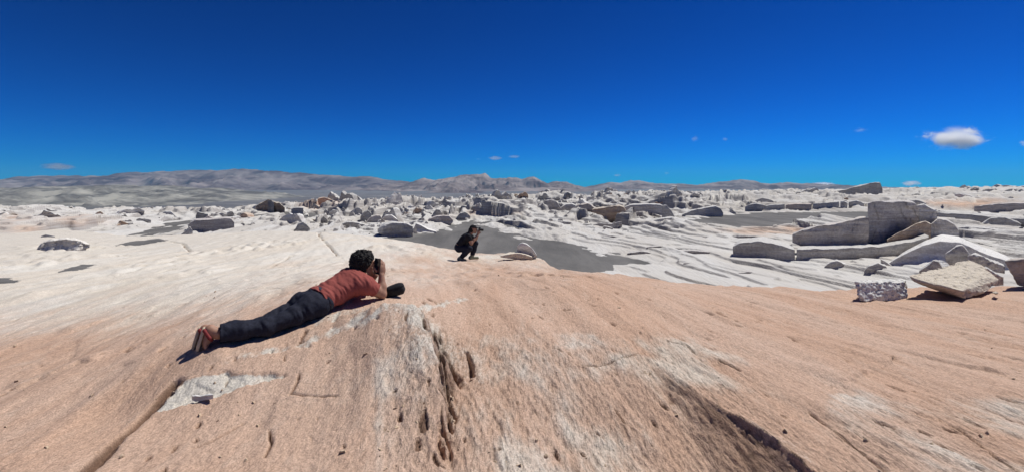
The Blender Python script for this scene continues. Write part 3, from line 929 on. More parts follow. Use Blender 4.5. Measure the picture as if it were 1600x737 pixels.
rock('tallest grey block on the right outcrop, bulging at its right end', [(1356, 319, 377), (1368, 316, 375), (1385, 314.5, 368), (1402, 314, 361), (1420, 314.5, 355), (1430, 318, 350), (1436, 328, 346)], 4.0, 27.6, 28.0, name='rock_block', cat='rock block', tone=(.9, .88, .89), under=.2, rough=.06, strata=.07, taper=.3, flat=.6)
rock('thin dark brow stone behind the tallest grey block', [(1422, 313, 322), (1436, 313, 322), (1447, 318, 324)], 3.5, 33, name='rock_block', cat='rock block', tone=.8, under=.5, rough=.07)
rock('pale layered block right of the tallest grey block', [(1430, 322, 346), (1444, 319, 347), (1455, 326, 346), (1464, 330, 345)], 3, 29, name='rock_block', cat='rock block', tone=1.12, under=.05, rough=.06, strata=.08)
rock('rounded grey block at the right foot of the outcrop', [(1452, 352, 373), (1466, 342, 375), (1478, 343, 376), (1490, 350, 376), (1499, 360, 376)], 3.5, 28, name='rock_block', cat='rock block', tone=(1, .98, .97), under=.02, rough=.04, strata=.03)
for k, (pts, d, lab) in enumerate([
        ([(1164, 323, 331), (1172, 319, 331), (1182, 318, 331), (1196, 321, 330)], 72, 'dark jagged boulder at the left end of the wall behind the dark sand pool'),
        ([(1180, 313, 320), (1192, 309, 320), (1204, 312, 320), (1212, 317, 320)], 92, 'dark jagged boulder standing behind the long wall'),
        ([(1196, 322, 330), (1206, 320, 330), (1226, 319.5, 330)], 72, 'leftmost panel of the long dark wall behind the sand pool'),
        ([(1228, 320, 330), (1245, 318.5, 330), (1268, 319, 330)], 72.5, 'middle brown panel of the long dark wall behind the sand pool'),
        ([(1270, 318.5, 330), (1290, 317, 330), (1311, 315.5, 330)], 73, 'right grey panel of the long dark wall behind the sand pool'),
        ([(1313, 315, 330), (1319, 314.5, 330), (1324, 317, 329)], 73.5, 'narrow end panel of the long dark wall behind the sand pool'),
        ([(1326, 316, 327), (1338, 313, 327), (1350, 318, 327)], 76, 'grey rock between the long dark wall and the tallest block')]):
    rock(lab, pts, 6 if k > 1 else 4, d, name='rock_wall' if 1 < k < 6 else 'boulder', cat='rock wall' if 1 < k < 6 else 'boulder', tone=.92 if k != 3 else (.95, .86, .8), under=.14, rough=.05, strata=.05, flat=.5, taper=.3)
rock('dark jutting outcrop on the skyline above the right wall', [(1290, 304, 312), (1306, 300, 312), (1322, 296, 311), (1340, 291, 309), (1356, 287, 308), (1368, 285, 307), (1376, 286, 306), (1379, 297, 305)], 12, 125, tone=.78, under=.15, rough=.06, strata=.06, taper=.25)
rock('streamlined pale mound with a dark shaded face beyond the upper sand pool', [(1066, 335, 338), (1080, 329, 338), (1100, 325, 338), (1118, 322, 337), (1126, 326, 336), (1130, 333, 336)], 7, 60, tone=.95, under=.1, rough=.05, strata=.06)
rock('broad grey mound in front of the upper sand pool tip', [(1006, 348, 351), (1030, 342, 352), (1050, 340, 353), (1068, 344, 353), (1078, 350, 353)], 5, 47, tone=.9, under=.04, rough=.06, strata=.07)
# the layered outcrops right of the dark sand flat
rock('long flat-topped grey outcrop with a smooth shaded face', [(975, 324, 335), (985, 320, 338), (1000, 319, 340), (1018, 319, 341), (1032, 320, 340), (1037, 322, 339)], 7, 57, tone=.95, under=.16, rough=.035, strata=.04, flat=.5, taper=.3)
rock('dark curved fin at the right end of the flat-topped grey outcrop', [(1034, 322, 349), (1041, 321, 349), (1049, 329, 348), (1054, 338, 347)], 3, 52, tone=.82, under=.2, rough=.05)
rock('outcrop with a pink band and a pale cap right of the dark sand flat', [(925, 328, 346), (940, 324, 350), (955, 323, 351), (968, 321, 351), (975, 323, 349), (979, 330, 345)], 5, 53, mat=M_TAN, tone=.95, under=.3, rough=.06, strata=.09)
rock('dark brown broken outcrop left of the pink-banded one', [(894, 327, 340), (903, 320, 342), (915, 318, 345), (924, 320, 347), (931, 326, 347)], 5, 55, tone=(.86, .8, .76), under=.2, rough=.09, strata=.07)
rock('light grey domed block behind the dark broken outcrop', [(874, 326, 336), (884, 319, 337), (893, 318, 338), (902, 322, 338)], 5, 60, tone=1.05, under=.06, rough=.05, strata=.04)
rock('dark two-humped outcrop beside the white sand tongue', [(835, 330, 334), (842, 321, 338), (850, 315, 341), (860, 313, 341), (870, 315, 340), (877, 326, 337)], 5, 58, tone=(.85, .83, .84), under=.16, rough=.09, strata=.06)
rock('low tan terrace in front of the two-humped outcrop', [(775, 336, 341), (795, 331, 342), (815, 330, 343), (835, 331, 342), (848, 337, 342)], 6, 56, mat=M_TAN, tone=.9, under=.05, rough=.05, strata=.09)
rock('pale tan dome on the far edge of the field', [(791, 315, 317), (798, 308, 317), (806, 303, 317), (814, 306, 317), (824, 315, 317)], 11, 104, name='rock_dome', cat='rock dome', mat=M_TAN, tone=(1.2, 1.12, 1.0), under=-.2, rough=.02, strata=.02)
rock('wide pink sandstone dome with a white peak on the far edge of the field', [(476, 325, 328), (488, 316, 328), (498, 310, 328), (506, 308.5, 328), (515, 311, 328), (524, 315, 328), (534, 325, 328)], 9, 76, name='rock_dome', cat='rock dome', mat=M_TAN, tone=(1.15, 1.02, .95), under=-.2, rough=.03, strata=.05)
rock('pinkish arched rock cluster behind the middle sand pool', [(400, 322, 331), (407, 317, 332), (414, 314, 333), (420, 311, 333), (427, 315, 333), (436, 317, 332), (445, 325, 331)], 4, 68, mat=M_TAN, tone=.85, under=.25, rough=.1, strata=.06)
rock('dark spike leaning against the pinkish arched rocks', [(419, 316, 333), (423, 312, 333), (428, 317, 333)], 1.5, 67, name='boulder', cat='boulder', tone=.6, under=.1, rough=.1)
rock('grey box-shaped rock beside the middle sand pool', [(455, 327, 334), (458, 325, 335), (466, 324.5, 335), (474, 325, 333)], 3, 65, name='boulder', cat='boulder', tone=.9, under=.1, rough=.04, flat=.8, taper=.25)
rock('dark standing stone in front of the pink sandstone dome', [(487, 322, 329), (492, 319, 329), (499, 323, 329)], 2, 73, name='boulder', cat='boulder', tone=.75, under=.12, rough=.09)
rock('dark rounded boulder on the white flat behind the cracked hump', [(461, 358, 361), (466, 350, 362), (473, 347.5, 362), (479, 350, 361), (484, 357, 360)], 1.6, 40.5, name='boulder', cat='boulder', tone=.75, under=.05, rough=.09)
rock('small dark knobbly boulder right of the dark rounded one', [(501, 343, 348), (506, 338, 348), (512, 344, 348)], 1.1, 50.5, name='boulder', cat='boulder', tone=.62, under=.2, rough=.12)
rock('narrow dark pillar stone behind the knobbly boulder', [(506, 330, 337), (509, 326.5, 337), (513, 331, 337)], 1.1, 62, name='boulder', cat='boulder', tone=.7, under=.1, rough=.08)
rock('grey pillow stone right of the narrow pillar', [(514, 333, 337), (520, 328, 338), (527, 329, 338), (531, 335, 337)], 2.4, 61, name='boulder', cat='boulder', tone=.9, under=.1, rough=.06)
rock('dark tooth-shaped stone near the white flat', [(532, 328, 334), (536, 324, 334), (541, 329, 334)], 1.5, 66, name='boulder', cat='boulder', tone=.68, under=.1, rough=.09)
rock('wedge-shaped grey rock with ragged left flank', [(546, 333, 336), (553, 327, 336), (560, 324, 336), (566, 328, 335)], 2.2, 63, name='boulder', cat='boulder', tone=.85, under=.1, rough=.1)
rock('dark angular outcrop above the square-faced rock', [(563, 338, 343), (569, 331, 344), (575, 328, 344), (580, 334, 343)], 2.4, 54, tone=.72, under=.1, rough=.1)
rock('square-faced brown rock with a pale sloping top', [(573, 346, 350), (580, 339, 351), (588, 336.5, 352), (594, 337, 352), (597, 342, 352)], 3, 47.5, tone=(.95, .88, .84), under=.12, rough=.04, strata=.08, taper=.25)
rock('wide layered grey outcrop at the near shore of the dark sand flat', [(590, 357, 361), (600, 351, 364), (612, 348, 367), (625, 348.5, 370), (637, 350, 372), (645, 354, 372)], 4, 37, tone=.95, under=.28, rough=.07, strata=.09, taper=.35)
rock('white leaning slab with a sunlit face behind the layered outcrop', [(594, 346, 351), (602, 337, 351), (612, 336, 351), (622, 344, 350)], 4, 50, tone=1.25, under=-.8, rough=.03, strata=.03)
rock('low layered plates left of the square-faced rock', [(531, 351, 354), (542, 347, 355), (556, 347.5, 356), (570, 351, 355)], 3, 45, name='rock_ledge', cat='rock ledge', tone=.95, under=.3, rough=.08, strata=.1)
rock('brown striped outcrop on the far shore of the dark sand flat', [(663, 349, 351), (671, 342, 352), (682, 338, 352), (693, 337, 351), (702, 338, 349), (708, 344, 346)], 4, 47.5, tone=(.92, .86, .84), under=.1, rough=.07, strata=.1)
rock('dark spire standing on the striped outcrop', [(676, 334, 341), (682, 327, 341), (687, 328, 341), (691, 336, 341)], 2, 53, name='boulder', cat='boulder', tone=.75, under=.1, rough=.08)
rock('pale conical hump on the far edge behind the dark sand flat', [(606, 322, 325), (613, 316, 326), (620, 315, 326), (628, 320, 326)], 4, 81, name='rock_dome', cat='rock dome', tone=1.15, under=-.3, rough=.06)
rock('grey rock at the far tip of the dark sand', [(713, 340, 343), (719, 333, 344), (727, 331, 344), (735, 338, 343)], 2.5, 54.5, name='boulder', cat='boulder', tone=.85, under=.1, rough=.08)
rock('white wedge dune rock beside the dark sand flat', [(645, 361, 364), (650, 349, 364), (658, 352, 364), (668, 358, 363), (682, 362, 363.5)], 3, 39.8, name='rock_ledge', cat='rock ledge', tone=1.3, under=-.6, rough=.02, strata=.02)
# left side
rock('large dark grey outcrop with a flat top and overhanging right end', [(294, 352, 361), (300, 347, 361), (305, 344, 359.5), (318, 343.5, 358.5), (330, 343, 359), (340, 341.5, 361), (352, 340.5, 364), (361, 341, 366.5), (366, 347, 365)], 4.5, 40, tone=(.82, .78, .78), under=.12, rough=.03, strata=.03, flat=.7, taper=.25)
rock('dark pointed rock on the left shoulder of the large dark outcrop', [(306, 337, 345), (309, 331, 345), (316, 332, 345), (325, 335, 345)], 2, 47, name='boulder', cat='boulder', tone=.7, under=.1, rough=.08)
rock('purplish mound against the back of the large dark outcrop', [(318, 342, 346), (326, 337.5, 346), (335, 342, 346)], 2.2, 45, name='boulder', cat='boulder', tone=(.95, .86, .86), under=.05, rough=.05)
rock('small light stone at the left foot of the large dark outcrop', [(283, 366, 370), (289, 361, 370), (297, 354, 369), (301, 360, 368)], 1.0, 36.5, name='boulder', cat='boulder', tone=1.0, under=.1, rough=.08)
rock('mushroom rock with a dark stem at the head of the left sand pool', [(213, 343, 352), (218, 341, 353), (226, 342, 350), (236, 344, 347)], 1.6, 48, name='boulder', cat='boulder', tone=.78, under=.4, rough=.06)
rock('small stone below the mushroom rock', [(210, 355, 359), (214, 352.5, 359), (219, 356, 359)], .9, 43, name='boulder', cat='boulder', tone=.85, under=.1, rough=.1)
rock('grey slanting rock face behind the mushroom rock', [(250, 338, 342), (258, 330, 343), (268, 331, 343), (279, 342, 343)], 3, 56, tone=.95, under=-.2, rough=.05)
rock('low grey ribbed outcrop on the white ground at far left', [(58, 388, 391), (66, 380, 391.5), (80, 376, 391), (98, 373.5, 390), (118, 375, 389), (132, 379, 387), (140, 382, 385)], 2.2, on='slab', tone=(1.15, 1.12, 1.08), under=-1.0, rough=.15, strata=.10, taper=.9)
rock('small dark stone left of the ribbed outcrop', [(64, 369, 370), (72, 366, 370.5), (86, 369, 370)], .6, on='slab', name='rock_ledge', cat='rock ledge', tone=1.0, under=.3, rough=.08)
rock('pinkish mushroom rock at the left edge with a smooth white cap', [(-24, 331, 341), (-8, 328, 341), (6, 328, 341), (17, 331, 340), (21, 335, 339)], 5, 57, tone=1.05, under=.6, rough=.04, taper=.25)
rock('pink broken rock beside the white-capped mushroom rock', [(12, 337, 350), (20, 334, 351), (28, 336, 350), (34, 342, 349)], 3, 50, mat=M_TAN, tone=.85, under=.2, rough=.1, strata=.07)
rock('small pink cone on the far edge left of the ash hills', [(144, 339, 342), (152, 332, 342), (157, 330.5, 342), (166, 337, 342)], 3, 57, name='rock_dome', cat='rock dome', mat=M_TAN, tone=1.05, under=-.2, rough=.06)
rock('dark boulder right of the small pink cone', [(163, 340, 343), (168, 335, 343.5), (174, 335.5, 343), (178, 341, 343)], 2, 55, name='boulder', cat='boulder', tone=.65, under=.15, rough=.1)
rock('smooth cream hump beside the small pink cone', [(118, 348, 351), (132, 341, 352), (146, 340, 352), (166, 347, 351)], 5, 47, name='rock_dome', cat='rock dome', tone=1.25, under=-.4, rough=.02, strata=.02)
rock('smooth cream hump left of the other cream hump', [(68, 344, 347), (80, 340, 348), (94, 344, 347)], 3, 51, name='rock_dome', cat='rock dome', tone=1.2, under=-.4, rough=.03)
# right side, far and middle
rock('white sloping slab above the pink plateau', [(1474, 309, 315), (1484, 304, 315.5), (1500, 303, 315), (1515, 305, 313), (1522, 308, 312)], 8, 108, tone=1.2, under=.1, rough=.04)
rock('grey squared block on the skyline field at far right', [(1532, 299, 305), (1540, 296, 306), (1556, 295, 306), (1562, 300, 305)], 8, 165, name='boulder', cat='boulder', tone=.9, under=.08, rough=.05, taper=.25)
rock('low grey ruin-like rock right of the squared block', [(1568, 298, 306), (1578, 295, 306), (1592, 297, 306), (1610, 298, 306)], 8, 165, tone=.95, under=.12, rough=.09)
rock('long dark wall at the edge of the pink plateau', [(1522, 323, 328), (1545, 320, 330), (1570, 318, 333), (1600, 317, 335), (1640, 317, 336)], 9, 68, name='rock_wall', cat='rock wall', tone=(.9, .84, .82), under=.1, rough=.04, strata=.05, flat=.5)
rock('long dark step leading right from the rounded grey block', [(1464, 333, 341), (1485, 333, 345), (1515, 335, 350), (1545, 338, 354), (1580, 341, 357), (1640, 344, 361)], 5, 50, 42, name='rock_ledge', cat='rock ledge', tone=.85, under=.04, rough=.04, strata=.06)
rock('dark rounded mound on the long dark step', [(1532, 350, 359), (1545, 342, 360), (1560, 339, 360), (1578, 342, 359), (1596, 350, 358)], 4, 42.5, tone=.8, under=.02, rough=.06, strata=.06)
rock('long thin grey step across the right white flat', [(1488, 357, 365), (1510, 354, 368), (1540, 357, 371), (1570, 360, 374), (1640, 364, 380)], 4, 38, 34, name='rock_ledge', cat='rock ledge', tone=.92, under=.03, rough=.05, strata=.05)
rock('low slanting grey bank below the long thin step', [(1496, 371, 379), (1520, 376, 387), (1550, 384, 396), (1580, 391, 404), (1640, 400, 416)], 2.4, 31, 24.5, name='rock_ledge', cat='rock ledge', tone=.85, under=.0, rough=.04, strata=.05)
rock('white domed apron below the right outcrop', [(1388, 412, 428), (1410, 398, 432), (1440, 383, 434), (1468, 375, 432), (1500, 378, 430), (1540, 396, 430), (1590, 412, 432)], 9, 22.5, name='rock_dome', cat='rock dome', tone=1.3, under=-2.1, rough=.02, strata=.015)
rock('grey anvil-shaped boulder perched behind the big cream slab', [(1477, 397, 404), (1484, 392, 408), (1494, 384, 408), (1503, 383, 406), (1510, 390, 405), (1517, 400, 404)], 1.0, 15.5, name='boulder', cat='boulder', tone=1.0, under=.5, rough=.06)
rock('dark grey wedge stone left of the anvil-shaped boulder', [(1436, 423, 428), (1448, 415, 428), (1458, 407, 428), (1466, 408, 428), (1474, 420, 428)], .9, 13.5, name='boulder', cat='boulder', tone=.8, under=-.1, rough=.06)
rock('broken grey plates behind the right tip of the cream slab', [(1512, 400, 412), (1522, 396, 414), (1536, 401, 417), (1552, 409, 420), (1570, 416, 424)], 1.2, 14.5, name='rock_ledge', cat='rock ledge', tone=1.0, under=.3, rough=.13, strata=.08)
rock('small grey stones stepping down beside the cream slab', [(1530, 422, 432), (1540, 418, 436), (1552, 425, 440), (1568, 434, 442)], .7, 10.5, name='boulder', cat='boulder', tone=.95, under=.2, rough=.13)
rock('flat grey stack of plates at the foot of the right wall', [(1350, 424, 428), (1357, 415, 429), (1372, 411, 429), (1384, 416, 428.5), (1390, 424, 428)], 1.4, 21.5, name='boulder', cat='boulder', tone=1.0, under=.15, rough=.07, strata=.1)
rock('flat pale stack of plates left of the grey stack', [(1288, 416, 419), (1297, 409, 420), (1308, 407, 420), (1322, 413, 420), (1336, 418, 420)], 1.4, 23, name='boulder', cat='boulder', tone=1.05, under=.15, rough=.08, strata=.09)
rock('slanting grey fin right of the grey stack of plates', [(1376, 404, 420), (1386, 410, 425), (1400, 420, 428), (1412, 427, 429)], 1.2, 22.3, name='boulder', cat='boulder', tone=.95, under=-.2, rough=.04)
# low dark ledges on the white ground between the lake and the right outcrop
for k, (pts, lab) in enumerate([
        ([(930, 371, 373), (945, 368.5, 375), (965, 369, 376), (985, 371, 376), (1000, 373.5, 375.5)], 'long dark ledge right of the dark sand flat, upper of the pair'),
        ([(962, 375, 376.5), (975, 373, 378), (992, 375, 378), (1003, 377, 378.5)], 'short dark ledge just below the upper long one'),
        ([(985, 374.5, 376), (1000, 372.5, 377), (1018, 374.5, 378.5), (1030, 377, 378.5)], 'thin ledge continuing the long dark ledge to the right'),
        ([(1010, 386, 388), (1030, 384, 390), (1055, 387, 392), (1080, 389, 393), (1105, 391, 393.5)], 'long ledge in the middle of the white ground'),
        ([(1060, 393, 395), (1080, 391, 397), (1110, 393.5, 399), (1140, 398, 401)], 'ledge left of the crack end of the smooth wall'),
        ([(980, 395, 396.5), (1005, 392, 398), (1022, 396, 398)], 'short black ledge near the right end of the dark sand flat'),
        ([(1068, 410.5, 412), (1095, 410, 413), (1125, 412, 415.5), (1155, 416, 418)], 'thin black ledge low on the white ground'),
        ([(1090, 414.5, 416), (1105, 413.5, 418), (1124, 417, 419)], 'small forked ledge under the thin black one'),
        ([(1152, 427, 428.5), (1170, 424, 430.5), (1190, 428, 434), (1215, 434, 436.5)], 'nearest broken black ledge on the white ground'),
        ([(862, 350, 352), (875, 346, 355), (890, 347, 356), (903, 352, 356)], 'low brown ledge in front of the domed block'),
        ([(920, 352, 354), (938, 349, 357), (955, 350, 357), (972, 346, 354)], 'dark overhang under the pink-banded outcrop'),
        ([(932, 358, 360), (945, 353.5, 361), (958, 356, 360.5)], 'dark fan-shaped stone below the pink-banded outcrop'),
        ([(980, 356, 358), (1000, 351, 358.5), (1015, 351, 355)], 'sloping grey ledge below the flat-topped outcrop'),
        ([(1026, 357, 359), (1040, 352, 360), (1052, 355, 360), (1060, 358, 359)], 'pale ragged ledge at the tip of the upper sand pool'),
        ([(1080, 372, 374), (1100, 369.5, 375.5), (1125, 372, 376)], 'faint grey ledge above the smooth wall'),
        ([(1130, 371, 373), (1150, 368, 375), (1180, 368.5, 376), (1215, 369.5, 374)], 'long grey ledge lying on top of the smooth wall'),
        ([(820, 351, 352), (832, 347.5, 353.5), (846, 350, 353.5)], 'flat stone at the edge of the white shore'),
        ([(776, 345.5, 347), (783, 343, 348), (792, 346, 348)], 'small dark stone on the white shore'),
        ([(848, 359, 361), (858, 357, 362.5), (870, 361, 363)], 'tiny ledge stone nearest the lake on the white shore')]):
    rock(lab, pts, 1.3, name='rock_ledge', cat='rock ledge', tone=(.82, .80, .80), under=.35, rough=.10, strata=.06, m=22, group='low ledges on the white ground')
rock('white log-shaped stone perched at the rim beside the crouching person', [(808, 386, 391.5), (811, 381.5, 393), (816, 379, 393), (823, 381, 394), (830, 386, 397), (836, 394, 401), (839, 399, 401.5)], .42, 12.6, name='boulder', cat='boulder', tone=1.3, mat=M_BLOCK, under=.5, rough=.05)
rock('flat cream crust of rock beneath the log-shaped stone', [(782, 399.5, 401), (794, 397, 401.5), (808, 395, 402), (820, 397, 403), (832, 401.5, 403.5)], .7, 12.4, name='rock_ledge', cat='rock ledge', tone=1.25, mat=M_SPECK, under=.15, rough=.07, strata=.06)
rock('dark-edged chip in the white broken patch', [(300, 620, 622.5), (305, 618, 624.5), (318, 619, 623), (333, 619.5, 620.5)], .05, on='slab', name='rock_chip', cat='stone chip', tone=1.1, under=.1, rough=.08, m=20)


def hull_rock(name, label, cat, pts, mat, tone, cuts, rough, seed, crisp=0.03, pit=0.0):
    """a broken block with flat faces: the hull of its corners, finely cut and roughened"""
    w = np.array([P(*p) for p in pts])
    org = np.array([w[:, 0].mean(), w[:, 1].mean(), w[:, 2].min()])
    bm = bmesh.new()
    for c in w - org:
        bm.verts.new(c)
    bmesh.ops.convex_hull(bm, input=bm.verts)
    bmesh.ops.delete(bm, geom=[x for x in bm.verts if not x.link_faces], context='VERTS')
    size = float(np.ptp(w, axis=0).max())
    bmesh.ops.triangulate(bm, faces=bm.faces)
    for k in range(9):
        es = [e for e in bm.edges if e.calc_length() > size * cuts]
        if not es:
            break
        bmesh.ops.subdivide_edges(bm, edges=es, cuts=1)
        bmesh.ops.triangulate(bm, faces=bm.faces)
    for k in range(2):
        bmesh.ops.smooth_vert(bm, verts=bm.verts, factor=crisp * 10, use_axis_x=True, use_axis_y=True, use_axis_z=True)
    bm.normal_update()
    co = np.array([v.co[:] for v in bm.verts]); nr = np.array([v.normal[:] for v in bm.verts])
    f = 1 / size
    x, y, z = co.T
    h = rough * size * (fbm(x * f * 7 + seed, y * f * 7, z * f * 7, 4) + .6 * (ridged(x * f * 14 + seed, y * f * 14, z * f * 14, 2) - .5))
    if pit:
        h = h - pit * size * sstep(0.25, .5, pn(x * f * 34 + seed, y * f * 34, z * f * 34))
    co = co + nr * h[:, None]
    for v, c in zip(bm.verts, co):
        v.co = c
    bm.normal_update()
    me = bpy.data.meshes.new(name)
    bm.to_mesh(me); bm.free()
    me.materials.append(mat)
    for p in me.polygons:
        p.use_smooth = True
    o = link(name, me, None, label, cat)
    o.location = org
    o.color = (*((tone,) * 3 if not isinstance(tone, tuple) else tone), 1)
    return o


hull_rock('rock_block', 'rough white square-cut block resting on the pink rock', 'rock block',
          [(1337, 441, 6.84), (1416, 440, 7.22), (1414, 436.5, 7.62), (1346, 437, 7.40), (1344, 469, 6.78), (1353, 471, 6.76), (1405, 471, 7.06), (1416, 463, 7.16), (1341, 461, 6.78), (1412, 463, 7.5), (1352, 463, 7.3)],
          M_BLOCK, 1.15, .016, .022, 4.0, .02, .028)
hull_rock('rock_slab', 'large tilted slab with speckled cream top, right of the white block', 'rock slab',
          [(1420, 431, 7.15), (1428, 440, 7.1), (1436, 434, 7.35), (1513, 405, 8.3), (1535, 413, 8.2), (1533, 433, 7.5), (1562, 436, 7.7), (1558, 442, 7.6), (1540, 456, 7.2), (1508, 467, 6.85), (1503, 454, 6.8), (1470, 446, 6.88), (1520, 452, 7.9), (1450, 447, 7.7), (1490, 462, 7.2)],
          M_SPECK, 1.0, .018, .008, 9.0, .02, .012)
hull_rock('boulder', 'smooth grey boulder narrowing to its foot, cut off by the right edge', 'boulder',
          [(1569, 407, 7.9), (1576, 404, 8.4), (1640, 398, 8.2), (1660, 405, 7.8), (1650, 440, 7.8), (1592, 446, 7.9), (1585, 436, 7.85), (1576, 420, 7.85), (1600, 448, 8.0), (1640, 447, 8.4), (1600, 404, 7.75)],
          M_ROCK, (.8, .74, .70), .03, .010, 15.0, .04)
hull_rock('stone_chip', 'small chip of stone by the right foot of the cream slab', 'stone chip',
          [(1549, 457, 7.0), (1556, 454, 7.0), (1561, 457, 7.0), (1556, 460, 7.0), (1553, 456, 7.15), (1557, 458, 6.9)], M_SPECK, .9, .1, .03, 3.0)
print('heroes', time.time() - T0, rock.k)

# ------------------------------------------------------------------ the rest of the field: rocks one can still tell apart
SKY_PX = [-300, 0, 150, 300, 400, 500, 600, 700, 800, 900, 1000, 1100, 1200, 1300, 1400, 1600, 2000]
SKY_PY = [334, 333, 334, 331, 322, 317, 315, 313, 312, 310, 308, 304, 301, 298, 295, 291, 290]
SHAPES = {'humped': dict(h=(.55, .75), t=.9, under=.05, rough=.10, prof=lambda s: np.clip(1 - np.abs(2 * s - 1) ** 2.2, 0, 1) ** .6),
          'flat-topped': dict(h=(.35, .5), t=.8, under=.22, rough=.05, prof=lambda s: np.clip(1 - np.abs(2 * s - 1) ** 9, 0.05, 1) ** .8),
          'pointed': dict(h=(.7, 1.0), t=.7, under=.10, rough=.12, prof=lambda s: np.clip(1 - np.abs(2 * s - 0.8) ** 1.2, 0.05, 1)),
          'low wedge': dict(h=(.25, .4), t=.8, under=.28, rough=.09, prof=lambda s: np.clip(s * 1.25, 0, 1) ** .8 * np.clip((1 - s) * 9, 0.05, 1)),
          'undercut': dict(h=(.45, .6), t=.7, under=.55, rough=.10, prof=lambda s: np.clip(1 - np.abs(2 * s - 1.1) ** 4, 0.05, 1) ** .7)}
PROTO = {}
for shp, c in SHAPES.items():
    for q in range(5):
        n = 26
        s = np.linspace(0, 1, n)
        sd = 100 + len(PROTO) * 3.3
        h = c['h'][0] + (c['h'][1] - c['h'][0]) * q / 4
        top = h * np.maximum(c['prof'](s) * (1 + .45 * fbm(s * 3.2, sd, 0, 4)), .05)
        line = np.c_[s - .5, .06 * fbm(s * 2, sd, 3, 2) - c['t'] * .4 + 100]
        V, F = ridge_mesh('r', line, top, np.zeros(n), c['t'] * (.8 + .1 * q), None, sd, under=c['under'], rough=c['rough'], strata=.06, m=24)
        V[:, 1] -= 100
        PROTO[(shp, q)] = (V, F, {m: mesh_np('field_rock', V, F, mm) for m, mm in (('grey', M_ROCK), ('tan', M_TAN))})
rs = random.Random(11)
ZONES = [(-200, 260, 'far left under the ash hills'), (260, 420, 'left behind the large dark outcrop'), (420, 560, 'around the pink sandstone dome'), (560, 720, 'between the pink dome and the dark sand flat'),
         (720, 860, 'in front of the pale tan dome'), (860, 1060, 'behind the pink-banded outcrop'), (1060, 1290, 'beyond the upper sand pool'), (1290, 1800, 'on the right skyline field')]
placed = []
tries = 0
pool_list = list(POOLS.values())
while len(placed) < 235 and tries < 20000:
    tries += 1
    px = rs.uniform(-30, 1640) if rs.random() < .45 else rs.uniform(400, 1080)
    sk = float(np.interp(px, SKY_PX, SKY_PY))
    t = rs.random() ** 1.7
    lo_band = np.interp(px, [0, 300, 500, 650, 760, 860, 1050, 1200, 1400, 1600], [362, 350, 348, 350, 334, 340, 345, 326, 316, 326])
    py = sk + 3 + t * max(4, lo_band - sk)
    d = 3024 / max(py - 288, 5)
    lipd = float(np.interp(px, [0, 300, 600, 900, 1200, 1600], [125, 140, 240, 330, 420, 520]))
    if d > lipd:
        d = lipd * rs.uniform(.55, .97)
    x = (px - CX) / FPX * d
    wpx = rs.choice([5, 6, 7, 8, 10, 12, 15, 20]) * rs.uniform(.8, 1.2) * (0.7 + .5 * min(1, 60 / d))
    if px < 250 or px > 1250:
        wpx *= 1.3
    if 400 < px < 1080:
        wpx *= 1.5
    wm = wpx * d / FPX
    if any(a - wpx * .3 < px < b + wpx * .3 and c - 2 < py < e + 4 for a, b, c, e, dd in HERO):
        continue
    if any(abs(px - a) < (wpx + b) * .36 and abs(py - c) < 3.5 for a, b, c in placed):
        continue
    xa, ya = np.array([x]), np.array([d])
    if min(float(poly_dist(xa, ya, pl)[0]) for pl in pool_list) < wm * .6:
        continue
    if d < 30 or slab_base(xa, ya)[0] > -2.45:
        continue
    placed.append((px, wpx, py))
    shp = rs.choice(['humped', 'humped', 'flat-topped', 'flat-topped', 'flat-topped', 'pointed', 'low wedge', 'low wedge', 'low wedge', 'undercut', 'undercut'])
    zone = next(z for a, b, z in ZONES if a <= px < b) if -200 <= px < 1800 else ZONES[0][2]
    tn, tl = rs.choice([(.68, 'dark grey'), (.88, 'mid grey'), (.88, 'mid grey'), (1.04, 'pale grey'), (1.04, 'pale grey'), (1.16, 'nearly white'), (0, 'pinkish tan')])
    me = PROTO[(shp, rs.randrange(5))][2]['tan' if tn == 0 else 'grey']
    sz = 'small' if wpx < 9 else ('medium' if wpx < 15 else 'large')
    far = 'distant' if d > 110 else ('mid-distance' if d > 62 else 'nearer')
    o = link('field_rock', me, None, '%s %s %s rock, %s, %s' % (sz, tl, shp, far, zone), 'rock', 'rocks of the far pumice field')
    o.color = (*((tn,) * 3 if tn else (.95, .9, .88)), 1)
    zz = float(plain_z(xa, ya)[0][0])
    o.location = (x, d, zz - .12 * wm)
    o.rotation_euler = (0, 0, math.atan2(-x, d) + rs.uniform(-.6, .6))
    if px > 1060 or px < 420:
        wm *= 1.35
    sx = rs.choice([-1, 1])
    hs = rs.uniform(.7, 1.2) * (1.0 if d < 90 else 1.1) * float(np.interp(px, [0, 250, 420, 560, 860, 1100, 1300, 1600], [.5, .55, .8, 1.0, .95, .65, .42, .4]))
    o.scale = (wm * sx, wm * rs.uniform(.7, 1.2), wm * hs)
print('field rocks', len(placed), tries, time.time() - T0)

# and the countless small ones, as one mass
VV, FF = [], []
nv = 0
small = []
for shp in SHAPES:
    n, m = 8, 9
    s = np.linspace(0, 1, n)
    for q in range(3):
        top = .5 * np.maximum(SHAPES[shp]['prof'](s) * (1 + .5 * fbm(s * 3, q * 9.1, 2, 2)), .05)
        V, F = ridge_mesh('r', np.c_[s - .5, 100 + 0 * s - .4], top, np.zeros(n), .8, None, 300 + q * 7.7 + len(shp), under=SHAPES[shp]['under'], rough=.12, m=m)
        V[:, 1] -= 100
        small.append((V, F))
np_r = np.random.RandomState(5)
cand = 5000
pxs = np.where(np_r.uniform(size=cand) < .6, np_r.uniform(-150, 1750, cand), np_r.uniform(420, 1080, cand))
tt = np_r.uniform(0, 1, cand)
dn = 36.0
lips = np.interp(pxs, [0, 300, 600, 900, 1200, 1600], [150, 165, 280, 360, 430, 560])
ds = dn * (lips * 1.0 / dn) ** (tt ** .62)
